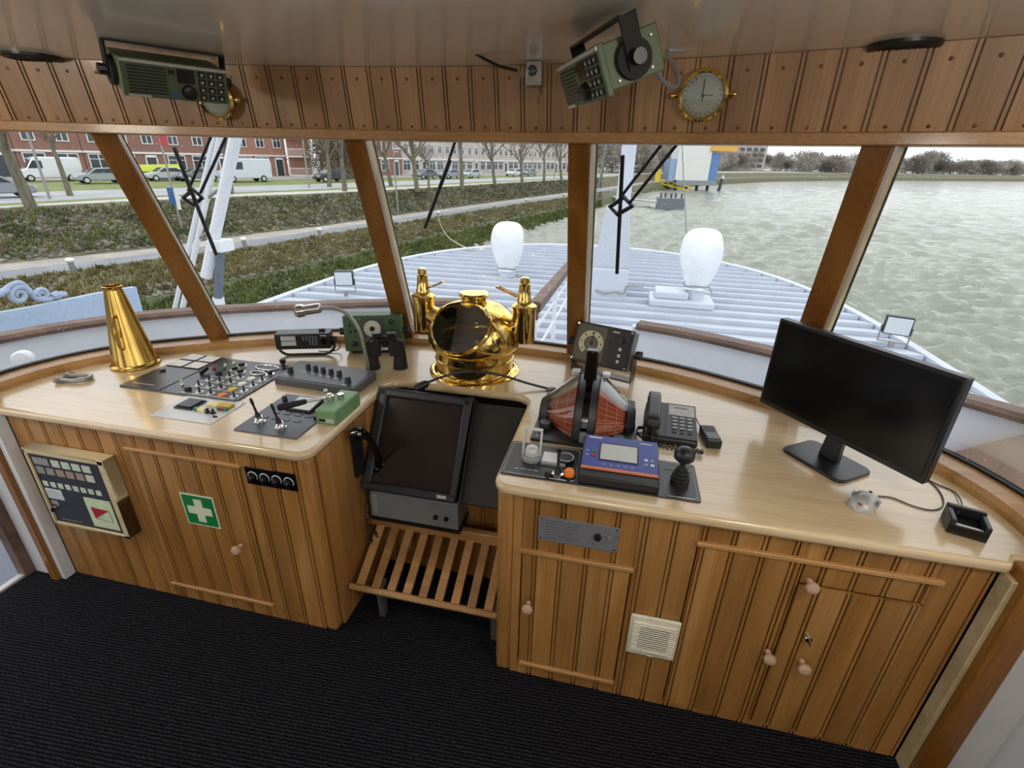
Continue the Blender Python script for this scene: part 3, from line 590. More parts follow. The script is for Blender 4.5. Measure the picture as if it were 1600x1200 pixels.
# flared hood collar round the opening
MB().add([p for p in ring]+[rc_+(p-rc_)*.985+on*.012 for p in ring]+[rc_+(p-rc_)*.93+on*.018 for p in ring]+[rc_+(p-rc_)*.90+on*.008 for p in ring], [(r*64+i, r*64+(i+1) % 64, (r+1)*64+(i+1) % 64, (r+1)*64+i) for r in range(3) for i in range(64)]).build('hood_rim', BRASS, t)
MB().add([rc_+(p-rc_)*.91+on*.009 for p in ring], [tuple(range(64))]).build('glass', glassy('binnacle_glass', (.55, .55, .54), 1.6, base=.22), t)
MB().lathe([(0, .11), (.186, .11)], 40, cap=False).build('bowl_floor', M('bowl_dark', '5a5852', .4), t)
MB().lathe([(.14, .112), (.145, .128), (.125, .13), (.12, .118)], 40, cap=False).build('compass_ring', DGREY, t); MB().lathe([(.12, .12), (0, .121)], 36, cap=False).build('compass_card', BLACKG, t)
MB().lathe([(.078, .342), (.07, .348), (.058, .352), (.058, .37), (.07, .374), (.072, .38), (.066, .388), (.03, .392), (0, .392)], 36).build('top_cap', BRASS, t)
for s_ in (-1, 1):
    lp = MB().lathe([(0, .178), (.052, .178), (.054, .182), (.054, .335), (.058, .338), (.058, .35), (.05, .356), (.034, .362), (.034, .375), (.03, .385), (.025, .44), (.026, .45), (.022, .452), (.02, .475), (.015, .479), (0, .479)], 32, cap=False).build('side_lamp', BRASS, t, (s_*.262 if s_ < 0 else .245, .0, 0))
    for dy in (-.012, .012): MB().tube([(s_*.262-s_*.022, dy, .385), (s_*.262-s_*.12, dy-.03, .432)], .004, 6).build('lamp_handle', BRASS2, lp, world=False, loc=(-s_*.262, 0, 0))
    MB().tube([(s_*-.12, -.046, .432), (s_*-.12, -.014, .432)], .0042, 6).build('lamp_handle', BRASS2, lp)
    MB().cyl((s_*.175, 0, .235), (s_*.245, 0, .265), .05, .045, n=24).build('lamp_neck', BRASS, t)
# ---- flexible chart lamp lying across the recess
t = thing('flexible_lamp', 'thin black flexible lamp arched across the front of the compass', 'lamp', (.415, 2.038, Z0))
q = smoothpath([(.395, 2.04, .907), (.30, 2.035, .925), (.19, 2.02, .955), (.08, 1.99, .975), (0.0, 1.95, .978), (-.07, 1.90, .965), (-.125, 1.87, .945)], 8)
MB().tube(q, .0058, 8).build('flex_arm', BLACK, t, world=True)
MB().lathe([(.024, 0), (.024, .008), (.012, .013), (0, .013)], 16).build('base', BLACK, t)
MB().rev([(.01, 0), (.017, .012), (.02, .035), (.022, .062), (.0, .062)], (-.115, 1.873, .948), (-.8, -.25, -.45), 16).build('lamp_head', BLACK, t, world=True)
# ================================================================== RADAR IN THE RECESS
t = thing('radar_display', 'sloping black radar display with dark screen set in the recess', 'radar', (0, 1.65, .36))
ta, tb = Vector((0, 1.60, .55)), Vector((0, 1.845, .905)); sl = (tb-ta); SLL = sl.length; sl.normalize(); sn = Vector((0, -sl.z, sl.y))
SX = Matrix(((1, 0, 0, 0), (0, sl.y, sn.y, ta.y), (0, sl.z, sn.z, ta.z), (0, 0, 0, 1)))   # local x, along slope, out
def onslope(mb): return mb.xf(SX)
onslope(MB().b2(-.325, .098, -.01, SLL+.0, -.12, .0)).build('case', BLACK, t, world=True, bev=.006)
onslope(MB().b2(-.325, -.285, -.012, SLL, 0, .028).b2(.066, .10, -.012, SLL, 0, .028).b2(-.325, .10, SLL-.035, SLL, 0, .028).b2(-.325, .10, -.014, .022, 0, .03)).build('bezel', PANELC if False else M('radar_bezel', '2a2c30', .4, .1), t, world=True, bev=.008)
onslope(MB().b2(-.285, .066, .022, SLL-.035, 0, .008)).build('screen', CRT, t, world=True)
onslope(MB().b2(.112, .33, -.012, SLL-.01, -.05, -.02)).build('blank_panel', M('blank_panel_black', '15130f', .45), t, world=True, bev=.004)
onslope(MB().b2(.106, .116, -.012, SLL, -.05, 0)).build('panel_edge', BLACK, t, world=True)
MB().b2(-.31, .10, 1.605, 1.745, .385, .525).build('lower_unit', MGREY, t, world=True, bev=.004)
MB().b2(-.315, .105, 1.61, 1.745, .36, .387).build('lower_base', BLACK, t, world=True)
for x in (-.0, .047): MB().rev([(.011, 0), (.01, .012), (.007, .016), (0, .016)], (x, 1.606, .44), (0, -1, 0), 14).build('knob', BLACK, t, world=True)
for j in range(6): MB().b2(-.295, -.275, 1.6035, 1.606, .41+.017*j, .417+.017*j).build('label_strip', LGREY, t, world=True)
onslope(MB().b2(.02, .06, .0, .012, .03, .034)).build('maker_plate', LGREY, t, world=True)
# ---- handset on the side of the recess
t = thing('telephone_handset', 'black telephone handset hanging on the side of the recess', 'handset', (-.345, 1.595, .60))
MB().prism(rrect(.075, .20, .015), 0, .02).build('cradle', BLACK, t, (-.001, 0, .11), (PI/2, 0, PI/2), bev=.004)
hs = smoothpath([(.055, -.075, .255), (.075, -.05, .25), (.085, -.015, .20), (.088, .02, .12), (.082, .05, .045), (.06, .065, .0)], 6)
MB().tube(hs, [.016+.003*math.cos(i*2*PI/(len(hs)-1)) for i in range(len(hs))], 10).build('grip', BLACKG, t)
for p, d in (((.075, -.06, .255), (-.95, -.1, -.3)), ((.075, .06, .01), (-.95, .1, .3))): MB().rev([(.02, -.012), (.029, -.002), (.031, .02), (.03, .038), (0, .04)], p, d, 18).build('ear_cup', BLACKG, t)
cc = [Vector((.07, .05, -.01)), Vector((.052, -.03, -.08)), Vector((.045, -.05, -.2)), Vector((.045, -.035, -.31)), Vector((.055, -.02, -.37)), Vector((.068, -.01, -.33)), Vector((.03, .0, -.26))]
cp_ = smoothpath(cc, 40); hx = []
for i, p in enumerate(cp_): a = i*1.25; hx.append(p+Vector((math.cos(a)*.007, math.sin(a)*.007, 0)))
MB().tube(hx, .0022, 5).build('coiled_cord', BLACK, t)
# ================================================================== FOOTREST
t = thing('footrest', 'slatted wooden footrest sloping up inside the knee recess', 'footrest', (0, 1.5, 0))
fa, fb = Vector((0, 1.40, .165)), Vector((0, 1.645, .315)); fs = (fb-fa).normalized(); fn = Vector((0, -fs.z, fs.y))
FX = Matrix(((1, 0, 0, 0), (0, fs.y, fn.y, fa.y), (0, fs.z, fn.z, fa.z), (0, 0, 0, 1))); FL = (fb-fa).length
MB().b2(-.332, .332, -.014, .014, -.017, .012).xf(FX).build('front_rail', W_TRIM, t, world=True, bev=.008)
MB().b2(-.335, .335, 1.632, 1.665, .305, .362).build('back_rail', W_TRIM, t, world=True, bev=.006)
for k in range(9):
    x = -.285+.0715*k; MB().b2(x-.018, x+.018, .01, FL, -.012, .006).xf(FX).build('slat', W_TRIM, t, world=True, bev=.002)
for x in (-.21, .30): MB().add([(x-.003, 1.41, .15), (x-.003, 1.47, .17), (x-.003, 1.44, 0), (x-.003, 1.415, 0), (x+.022, 1.41, .15), (x+.022, 1.47, .17), (x+.022, 1.44, 0), (x+.022, 1.415, 0)], [(0,1,2,3),(7,6,5,4),(0,4,5,1),(1,5,6,2),(2,6,7,3),(3,7,4,0)]).build('support_bracket', STEEL, t, world=True)
# ================================================================== STARBOARD SIDE OF THE WORKTOP
# ---- engine telegraph: two clear cones with red scales either side of a black wheel
t = thing('engine_telegraph', 'black engine telegraph with red scales under clear cones and upright lever', 'telegraph', (.595, 1.79, Z0))
MB().prism(rrect(.385, .43, .006), 0, .012).build('base_plate', BLACK, t, bev=.003)
AX = .03   # height of the wheel axis
def halfdisc(x0, x1, r0, r1, n=10, a0=-.02, a1=PI+.02):
    """solid half cone about the x axis between x0 (radius r0) and x1 (radius r1)"""
    mb = MB(); vs = []
    for x, r in ((x0, r0), (x1, r1)):
        for k in range(n+1): a = a0+(a1-a0)*k/n; vs.append((x, -r*math.cos(a)*1.0, AX-.02+r*math.sin(a)))
    m = n+1; fs = [(k, k+1, m+k+1, m+k) for k in range(n)]+[tuple(range(m))[::-1], tuple(range(m, 2*m)), (0, m, 2*m-1, m-1)]
    return mb.add(vs, fs)
for s_ in (-1, 1):
    halfdisc(s_*.012, s_*.042, .196, .184, 8).build('wheel_rim', BLACK, t, bev=.003)
    halfdisc(s_*.042, s_*.15, .172, .072, 24, -.02, 1.25).build('scale_cone', REDSC, t)
    mb = MB()
    for k in range(9):
        a = .05+k*.145; rr = lambda x: .172-(abs(x)-.042)/.108*.1+.0012
        mb.tube([(s_*x, -rr(x)*math.cos(a), AX-.02+rr(x)*math.sin(a)) for x in (.046, .145)], .0011, 4)
    for x in (.075, .115):
        r_ = .172-(x-.042)/.108*.1+.0012; mb.tube([(s_*x, -r_*math.cos(a), AX-.02+r_*math.sin(a)) for a in [.0+.1*k for k in range(13)]], .001, 4)
    mb.build('scale_lines', M('scale_line_%d' % (s_+1), 'e8b89a', .5), t)
    halfdisc(s_*.043, s_*.148, .168, .07, 24, 1.26, PI-.02).build('painted_sky_sheen', LGREY, t)  # pale cone paints in the sky reflected by the clear cover
    halfdisc(s_*.042, s_*.162, .190, .082, 8).build('clear_cover', CLEAR, t)
    halfdisc(s_*.152, s_*.188, .092, .062, 8).build('end_cap', BLACK, t, bev=.004)
    MB().b2(min(s_*.044, s_*.075), max(s_*.044, s_*.075), .02, .06, .185, .20).build('cover_clip', LGREY, t, bev=.003)
halfdisc(-.014, .014, .165, .165, 16).build('wheel', BLACKG, t)
MB().add([(-.025, -.04, .10), (.025, -.04, .10), (.025, .035, .10), (-.025, .035, .10), (-.023, -.03, .31), (.023, -.03, .31), (.023, .012, .31), (-.023, .012, .31)], [(0,3,2,1),(4,5,6,7),(0,1,5,4),(1,2,6,5),(2,3,7,6),(3,0,4,7)]).build('lever', BLACKG, t, bev=.004)
MB().b2(-.012, .012, -.205, -.18, .012, .05).build('latch', MGREY, t, bev=.003)
for x, y in ((.13, -.17), (-.15, -.12)): MB().lathe([(.024, 0), (.024, .022), (.021, .027), (0, .027)], 20).build('knob', BLACK, t, (x, y, .012))
for x, y in ((-.17, -.195), (.17, -.195), (.17, .195), (-.17, .195)): MB().lathe([(.005, 0), (.004, .003), (0, .003)], 8).build('screw', STEEL, t, (x, y, .012))
# ---- rudder angle indicator on a bracket
t = thing('rudder_indicator', 'black rudder indicator with ivory ring dial tilted on a bracket', 'instrument', (.628, 2.30, Z0), math.radians(-20))
RX = (math.radians(-20), 0, 0)
cs = MB().box((0, 0, 0), (.285, .075, .185)).build('case', MGREY, t, (0, 0, .145), RX, bev=.004)
MB().box((0, -.042, 0), (.29, .012, .192)).build('front_frame', BLACK, cs, bev=.004)
MB().box((-.058, -.049, 0), (.15, .002, .165)).build('dial_window', M('dial_backing', '5c5a4e', .5), cs)
MB().box((.085, -.049, 0), (.10, .002, .17)).build('side_panel', DGREY if False else M('side_panel_black', '232427', .5), cs)
ringp = []
vs = []; n = 40
for k in range(n+1):
    a = -.95+(PI+1.9)*k/n
    for r in (.036, .062): vs.append((r*math.cos(a)-.052, -.051, r*math.sin(a)))
MB().add(vs+[(p[0], p[1]-.002, p[2]) for p in vs], [(2*k, 2*k+1, 2*k+3, 2*k+2) for k in range(n)]+[(2*n+2+2*k, 2*n+2+2*k+2, 2*n+2+2*k+3, 2*n+2+2*k+1) for k in range(n)]).build('scale_ring', DIAL, cs)
for k in range(7):
    a = -.65+(PI+1.3)*k/6; MB().box((.050*math.cos(a)-.052, -.0538, .050*math.sin(a)), (.008, .001, .006), (0, -a, 0)).build('scale_figure', BLACK, cs)
MB().rev([(.033, 0), (.03, .003), (0, .003)], (-.052, -.050, 0), (0, -1, 0), 24).build('dial_centre', M('dial_centre_grey', '67655f', .5), cs)
MB().box((-.048, -.056, .03), (.004, .002, .062), (0, .12, 0)).rev([(.008, 0), (.007, .006), (0, .006)], (-.052, -.053, 0), (0, -1, 0), 14).build('pointer', BLACK, cs)
MB().rev([(.014, 0), (.013, .01), (0, .011)], (.095, -.05, .04), (0, -1, 0), 16).build('dimmer_knob', BLACK, cs)
for z in (.0, -.03, -.058): MB().box((.095, -.051, z), (.014, .004, .015)).build('button', LGREY, cs, bev=.001)
MB().box((.06, -.0505, .075), (.035, .001, .006)).build('maker_mark', LGREY, cs)
for x in (-.135, .135):
    for z in (-.085, .085): MB().rev([(.007, 0), (.006, .004), (0, .004)], (x, -.048, z), (0, -1, 0), 10).build('corner_screw', CHROME, cs)
MB().b2(-.155, .155, -.03, .03, 0, .005).b2(-.158, -.152, -.03, .03, 0, .14).b2(.152, .158, -.03, .03, 0, .14).build('bracket', M('bracket_bronze', '5e544e', .4, .6), t, bev=.002)
for s_ in (-1, 1): MB().cyl((s_*.158, 0, .135), (s_*.185, 0, .135), .02, .022, n=10).build('clamp_knob', BLACK, t)
def LD(u, v, z=.905): p = PX(u, v, z=z); return (p.x-.665, p.y-1.448, .005)
# ---- black panel along the edge
t = thing('thruster_panel', 'long black control panel with white outline along the worktop edge', 'control panel', (.665, 1.448, Z0))
MB().prism(rrect(.645, .215, .012), 0, .005).build('face_plate', M('satin_black_plate', '2b2c2d', .35, .1), t, bev=.001)
def outline(x0, x1, y0, y1, z=.0055, c=.012):
    pts = [(x0+c, y0, z), (x1-c, y0, z), (x1, y0+c, z), (x1, y1-c, z), (x1-c, y1, z), (x0+c, y1, z), (x0, y1-c, z), (x0, y0+c, z)]
    return MB().tube(pts, .0012, 4, closed=True)
for a, b in ((-.313, -.07), (.215, .313)): outline(a, b, -.098, .098).build('printed_outline', LGREY, t)
screw(t, [(-.315, -.1), (.315, -.1), (.315, .1), (-.315, .1)], .005)
c_ = MB().lathe([(.036, 0), (.036, .012), (.032, .018), (0, .018)], 28).build('guard_base', MGREY, t, LD(831, 716))
MB().lathe([(.026, .018), (.026, .034), (.02, .045), (.008, .05), (0, .05)], 24).build('dome_lamp', LGREY, t, LD(831, 716))
MB().box((-.03, 0, .055), (.007, .012, .10), (-.25, 0, 0)).box((.03, 0, .055), (.007, .012, .10), (-.25, 0, 0)).box((0, .013, .105), (.067, .014, .008), (-.25, 0, 0)).build('flip_frame', LGREY, t, LD(831, 714), bev=.001)
for x, y in ((-.26, .02), (-.16, .015), (-.215, -.03)): MB().lathe([(.004, 0), (.0035, .004), (0, .005)], 8).build('screw', CHROME, t, (x, y, .005))
b = MB().prism(rrect(.085, .078, .004), 0, .008).build('meter', MGREY, t, LD(866, 719)); MB().prism(rrect(.06, .06, .003), .008, .0095).build('meter_face', LGREY, b, (-.01, 0, 0))
b = MB().prism(circ(.03, 28), 0, .008).build('round_gauge', BLACK, t, LD(884, 717, .913)[:2]+(.012,)); MB().tube([(.027*math.cos(a), .027*math.sin(a), .0085) for a in [2*PI*k/24 for k in range(24)]], .0016, 5, closed=True).build('gauge_ring', LGREY, b)
b = MB().lathe([(.021, 0), (.021, .008), (.016, .011), (0, .011)], 20).build('lever_ring', CHROME, t, LD(871, 743)); MB().lathe([(.013, .01), (.010, .02), (.0048, .03), (.0048, .085), (.008, .09), (.008, .105), (0, .108)], 14).build('lever', BLACK, b)
MB().lathe([(.012, 0), (.011, .018), (.008, .021), (0, .021)], 14).build('knob', BLACK, t, LD(856, 744))
b = MB().lathe([(.022, 0), (.022, .006), (.018, .009), (0, .009)], 20).build('knob_ring', BLACK, t, LD(889, 746)); MB().prism([(-.018, -.007), (-.01, -.017), (.01, -.017), (.018, -.007), (.009, .016), (-.009, .016)], .009, .03).build('orange_knob', ORANGE, b, bev=.003)
for k in range(4): MB().b2(-.28+.022*k, -.262+.022*k, -.07, -.064, .005, .0056).build('lettering_bar', MGREY, t)
for k in (-1, 1): MB().b2(.262+k*.027-.02, .262+k*.027+.02, .052, .066, .005, .0062).build('name_tag', M('dull_green_tag', '4c6a60', .5), t)
# ---- joystick
t2 = thing('joystick', 'black ball joystick with rubber boot at the end of black panel', 'joystick', (.928, 1.432, Z0+.005))
MB().lathe([(.03, 0), (.03, .006), (.028, .008), (.031, .016), (.024, .021), (.028, .029), (.021, .034), (.024, .042), (.017, .047), (.018, .054), (.010, .06), (.008, .072)], 24, cap=False).build('boot', RUBBER, t2)
MB().lathe([(.007, .06), (.0075, .078), (.02, .083), (.031, .094), (.033, .107), (.029, .121), (.018, .131), (.006, .135), (0, .1355)], 28).build('ball_grip', BLACK, t2)
# ---- blue display unit
t = thing('autopilot_unit', 'blue fronted display unit with grey screen and orange stripe', 'display unit', (.731, 1.455, Z0+.005))
MB().add([(-.127, -.108, 0), (.127, -.108, 0), (.127, .10, 0), (-.127, .10, 0), (-.127, -.108, .03), (.127, -.108, .03), (.127, .10, .062), (-.127, .10, .062)], [(0,3,2,1),(4,5,6,7),(0,1,5,4),(1,2,6,5),(2,3,7,6),(3,0,4,7)]).build('case', BLACK, t, bev=.004)
TL = math.atan2(.032, .208)
fp = MB().box((0, 0, 0), (.246, .165, .006)).build('front_plate', BLUEU, t, (0, .02, .052), (TL, 0, 0), bev=.002)
MB().box((0, -.087, 0), (.248, .009, .006)).build('orange_stripe', M('coral_stripe', 'd07a58', .5), fp)
b = MB().box((-.005, -.002, .003), (.132, .092, .004)).build('screen_bezel', BLACK, fp, bev=.001); MB().box((-.005, -.004, .0056), (.12, .08, .002)).build('screen', LCDG, b)
MB().box((-.088, .068, .0035), (.045, .006, .001)).build('maker_mark', WHITE, fp); MB().box((.085, .064, .0035), (.04, .004, .001)).build('model_mark', LGREY, fp)
for z, m_ in ((.0, GRNB), (-.022, RED)): MB().box((-.088, z-.005, .0035), (.015, .013, .003)).build('key', m_, fp); MB().box((-.109, z-.005, .0035), (.007, .003, .001)).build('key_mark', WHITE, fp)
for i in range(2):
    for j in range(2): MB().box((.085+.02*i, -.03+.022*j-.012, .0035), (.011, .011, .002)).build('arrow_key', LGREY if (i+j) % 2 else MGREY, fp)
for k in range(5): MB().box((-.05+.023*k, -.066, .0035), (.009, .006, .001)).build('soft_key', MGREY, fp)
# ---- desk telephone
t = thing('desk_telephone', 'black desk telephone with handset on the left of its keypad', 'telephone', (.918, 1.80, Z0), math.radians(-3))
MB().add([(-.10, -.125, 0), (.10, -.125, 0), (.10, .12, 0), (-.10, .12, 0), (-.098, -.122, .028), (.098, -.122, .028), (.095, .115, .065), (-.095, .115, .065)], [(0,3,2,1),(4,5,6,7),(0,1,5,4),(1,2,6,5),(2,3,7,6),(3,0,4,7)]).build('body', BLACK, t, bev=.01, seg=3)
TL = math.atan2(.037, .237)
fc = MB().box((0, 0, 0), (.115, .225, .003)).build('face', BLACK, t, (.038, -.004, .0465), (TL, 0, 0), bev=.001)
MB().box((.003, .066, .002), (.098, .072, .002)).build('index_card', M('index_card_grey', 'a8a49c', .35), fc)
for i in range(4):
    MB().box((-.034+.025*i, .06, .0032), (.017, .01, .001)).build('memory_label', PAPER, fc); MB().box((-.034+.025*i, .044, .0032), (.017, .008, .001)).build('memory_label', PAPER, fc)
MB().box((.0, .083, .0034), (.05, .003, .001)).build('card_slot', BLACK, fc)
for j in range(4):
    for i in range(3): k = MB().box((-.024+.028*i, .012-.022*j, .0035), (.019, .013, .005)).build('key', MGREY, fc, bev=.002)
for i in range(3): MB().box((-.024+.028*i, -.078, .0025), (.016, .007, .003)).build('function_key', BLACK, fc, bev=.001)
hp = smoothpath([(-.068, -.108, .062), (-.068, -.09, .082), (-.068, -.03, .094), (-.068, .04, .104), (-.068, .09, .104), (-.068, .112, .09)], 6)
hsx = MB().sweep([(p, (1, 0, 0), Vector((0, 0, 1))) for p in hp], [(-.021, -.012), (-.025, 0), (-.019, .011), (.019, .011), (.025, 0), (.021, -.012)]).build('handset', BLACK, t, bev=.005)
for y, z in ((-.09, .062), (.09, .083)): MB().lathe([(.026, -.012), (.027, .004), (.022, .014), (0, .014)], 20).build('ear_piece', BLACK, hsx, (-.068, y, z))
cc = smoothpath([(-.068, -.115, .055), (-.06, -.15, .02), (-.02, -.165, .014), (.06, -.17, .013), (.11, -.165, .013), (.10, -.15, .013), (.0, -.14, .013), (-.08, -.135, .013), (-.12, -.09, .013), (-.118, -.05, .013), (-.10, -.04, .013)], 26)
hx = [p+Vector((0, math.cos(i*1.3)*.006, math.sin(i*1.3)*.006)) for i, p in enumerate(cc)]
MB().tube(hx, .0021, 5).build('coiled_cord', BLACK, t)
# ---- hand-held transceiver
t = thing('handheld_radio', 'small black walkie-talkie lying right of the telephone', 'radio', (1.063, 1.765, Z0), math.radians(6))
b = MB().b2(-.027, .027, -.075, .05, 0, .034).build('body', BLACK, t, bev=.005)
for k in range(5): MB().b2(-.02, .02, -.0+.009*k, .004+.009*k, .034, .0352).build('grille_bar', BLACKG, t)
MB().b2(-.022, .022, -.06, -.015, .034, .036).build('battery_cover', BLACKG, t, bev=.002)
MB().cyl((-.021, .05, .02), (-.028, .135, .028), .003, n=8).ell((-.0285, .137, .028), (.005, .005, .005), 10, 6).build('aerial', STEEL, t)
MB().cyl((.012, .048, .018), (.012, .062, .018), .008, n=12).build('knob', BLACK, t)
# ---- computer monitor
ma = math.atan2(-.83, .56)+math.radians(2)
t = thing('computer_monitor', 'black widescreen computer monitor standing at the starboard end', 'monitor', (1.452, 1.705, Z0), ma)
MB().prism(rrect(.235, .175, .03, 5), 0, .012).build('foot', BLACK, t, (0, -.005, 0), bev=.005, seg=3)
MB().add([(-.035, .0, .012), (.035, .0, .012), (.03, .035, .012), (-.03, .035, .012), (-.022, .02, .25), (.022, .02, .25), (.022, .04, .25), (-.022, .04, .25)], [(0,3,2,1),(4,5,6,7),(0,1,5,4),(1,2,6,5),(2,3,7,6),(3,0,4,7)]).build('neck', BLACK, t, bev=.004)
c0, c1, c2, c3 = [PPL(u, v, (1.452, 1.705, .9), (math.sin(ma), -math.cos(ma), 0)) for u, v in ((1225, 495), (1517, 597), (1440, 755), (1184, 626))]
ML = WM[t.name].inverted(); lc = [ML @ p for p in (c0, c1, c2, c3)]
print('monitor corners', [tuple(round(q, 3) for q in p) for p in lc])
mxl, mxr = (lc[0].x+lc[3].x)/2, (lc[1].x+lc[2].x)/2; mzb, mzt = (lc[2].z+lc[3].z)/2, (lc[0].z+lc[1].z)/2
hd = MB().b2(mxl, mxr, -.005, .03, mzb, mzt).build('housing', BLACK, t, (0, 0, 0), bev=.004)
MB().b2(mxl+.012, mxr-.012, -.0075, -.005, mzb+.02, mzt-.012).build('screen', SCREEN, t)
MB().b2(-.16, .16, .03, .05, .18, .38).build('rear_bulge', BLACK, t, bev=.01)
# ---- mouse and charger
t = thing('computer_mouse', 'silver grey computer mouse on the worktop near the monitor foot', 'mouse', (1.482, 1.462, Z0), math.radians(-38))
vs = []; nu, nv = 14, 20
prof = lambda y: .036*(1-.16*math.cos(y*PI))*(1-abs(y)**4)**.5
mb = MB()
for i in range(nu+1):
    v_ = -1+2*i/nu
    for j in range(nv+1):
        a = PI*j/nv; wd = max(.0005, prof(v_)); hg = .038*(1-abs(v_)**3)**.6*(1-.12*v_)+.0004
        vs.append((wd*math.cos(a), .058*v_, max(0, hg*math.sin(a)**.75)))
m_ = nv+1
mb.add(vs, [(i*m_+j, (i+1)*m_+j, (i+1)*m_+j+1, i*m_+j+1) for i in range(nu) for j in range(nv)]).build('shell', M('silver_plastic', 'a9a9a8', .38, .25), t)
MB().cyl((-.004, .038, .026), (.004, .038, .026), .008, n=14).build('scroll_wheel', RUBBER, t); MB().box((0, -.044, .022), (.014, .012, .010)).build('red_logo_patch', M('mouse_red', '6a2018', .4), t, bev=.003)
for s_ in (-1, 1): MB().box((s_*.0345, .008, .02), (.006, .026, .01), (0, s_*.3, 0)).build('side_button', MGREY, t, bev=.002)
mc = smoothpath([PX(*q, z=.903) for q in ((1372, 775), (1395, 778), (1425, 790), (1455, 797), (1472, 792), (1474, 780), (1466, 765), (1452, 752), (1440, 748))], 6)
MB().tube(mc, .0022, 6).build('cable', BLACK, t, world=True)
t = thing('radio_charger', 'black charging cradle with open slot at the starboard worktop end', 'charger', (1.722, 1.405, Z0), math.radians(-18))
mb = MB(); w_, d_ = .046, .042
mb.b2(-w_, w_, -d_, d_, 0, .026); mb.b2(-w_, w_, -d_, -d_+.016, .026, .034); mb.b2(-w_, -w_+.014, -d_, d_, .026, .05); mb.b2(w_-.014, w_, -d_, d_, .026, .05); mb.b2(-w_, w_, d_-.014, d_, .026, .056)
mb.build('body', BLACK, t, bev=.003)
for x in (-.018, .022): MB().b2(x-.003, x+.003, d_-.0165, d_-.014, .03, .045).build('contact', CHROME, t)
MB().b2(-.03, .03, -d_+.002, -d_+.008, .034, .0346).build('lettering_bar', LGREY, t)
MB().cyl((.0, d_-.004, .02), (.004, d_+.03, .018), .007, .005, n=10).build('strain_relief', BLACK, t)
a_ = WM[t.name] @ Vector((.004, d_+.03, .018))
MB().tube(smoothpath([a_, PX(1502, 783, z=.91), PX(1490, 768, z=.903), PX(1465, 757, z=.903), PX(1445, 747, z=.903)], 6), .0022, 6).build('cable', BLACK, t, world=True)
# ================================================================== ON THE CABINET FRONTS
t = thing('alarm_panel', 'cream framed alarm mimic panel with red and white flag on port cabinet', 'alarm panel', (-1.432, 1.30, .555))
w_, h_ = .40, .385
MB().b2(-w_/2, w_/2, -.055, -.002, h_/2-.022, h_/2).b2(-w_/2, w_/2, -.055, -.002, -h_/2, -h_/2+.012).b2(-w_/2, -w_/2+.012, -.055, -.002, -h_/2, h_/2).b2(w_/2-.03, w_/2, -.055, -.002, -h_/2, h_/2).build('frame', W_BEIGE, t, bev=.003)
fc = MB().b2(-w_/2+.01, w_/2-.028, -.048, -.01, -h_/2+.01, h_/2-.02).build('face', M('alarm_face', '20222c', .4), t)
def tile(x, z, w1, h1, m_, nm='tile'): return MB().b2(x-w1/2, x+w1/2, -.0505, -.048, z-h1/2, z+h1/2).build(nm, m_, fc)
T1 = M('tile_grey', '8f8c85', .4); T2 = M('tile_pale', 'c3cabb', .4); T3 = M('tile_tan', '9c8b78', .4)
tile(-.135, .135, .08, .032, T1)
for i in range(4): tile(-.06+.052*i, .135, .04, .032, T2)
for i in range(6): tile(-.155+.0505*i, .09, .04, .032, [T1, T1, T3, T3, T3, T2][i])
for i in range(8): tile(-.16+.039*i, .022, .026, .024, T2)
p_ = tile(-.135, -.028, .085, .05, PAPER, 'paper_note')
for k in range(5): MB().b2(-.17, -.17+.05+.013*(k % 3), -.0512, -.0505, -.012-.008*k, -.0105-.008*k).build('print_line', MGREY, fc)
tile(-.155, -.075, .035, .02, T1)
MB().rev([(.009, 0), (.008, .012), (0, .012)], (-.16, -.048, -.10), (0, -1, 0), 12).box((-.16, -.066, -.103), (.003, .014, .02)).build('key_switch', CHROME, fc)
fl = tile(.085, -.09, .135, .15, M('flag_card_green', 'c9d8b4', .5), 'flag_card')
MB().add([(.04, -.052, -.06), (.13, -.052, -.065), (.045, -.052, -.118), (.04, -.0505, -.06), (.13, -.0505, -.065), (.045, -.0505, -.118)], [(0, 2, 1), (3, 4, 5), (0, 1, 4, 3), (1, 2, 5, 4), (2, 0, 3, 5)]).build('red_flag_half', RED, fl)
MB().tube([(.13, -.0515, -.065), (.132, -.0515, -.125), (.045, -.0515, -.118)], .0008, 4).build('flag_outline', DGREY, fl)
for k in range(6): MB().b2(-.155+.018*k, -.143+.018*k, -.0487, -.048, -.165, -.161).build('print_mark', MGREY, fc)
t = thing('first_aid_sign', 'green first aid sign with white cross on the port cabinet door', 'sign', (-.883, 1.2955, .541))
MB().b2(-.077, .077, -.0025, 0, -.077, .077).build('border', SIGNW, t); MB().b2(-.071, .071, -.0032, -.0025, -.071, .071).build('green_field', SIGNG, t)
MB().prism([(-.0185, -.056), (.0185, -.056), (.0185, -.0185), (.056, -.0185), (.056, .0185), (.0185, .0185), (.0185, .056), (-.0185, .056), (-.0185, .0185), (-.056, .0185), (-.056, -.0185), (-.0185, -.0185)], .0032, .0042, Matrix.Rotation(PI/2, 4, 'X')).build('cross', SIGNW, t)
t = thing('dimmer_panel', 'black strip with four round dimmer dials right of the port door', 'control panel', (-.517, 1.2985, .758))
MB().b2(-.106, .106, -.004, 0, -.038, .038).build('face_plate', BLACKG, t, bev=.001)
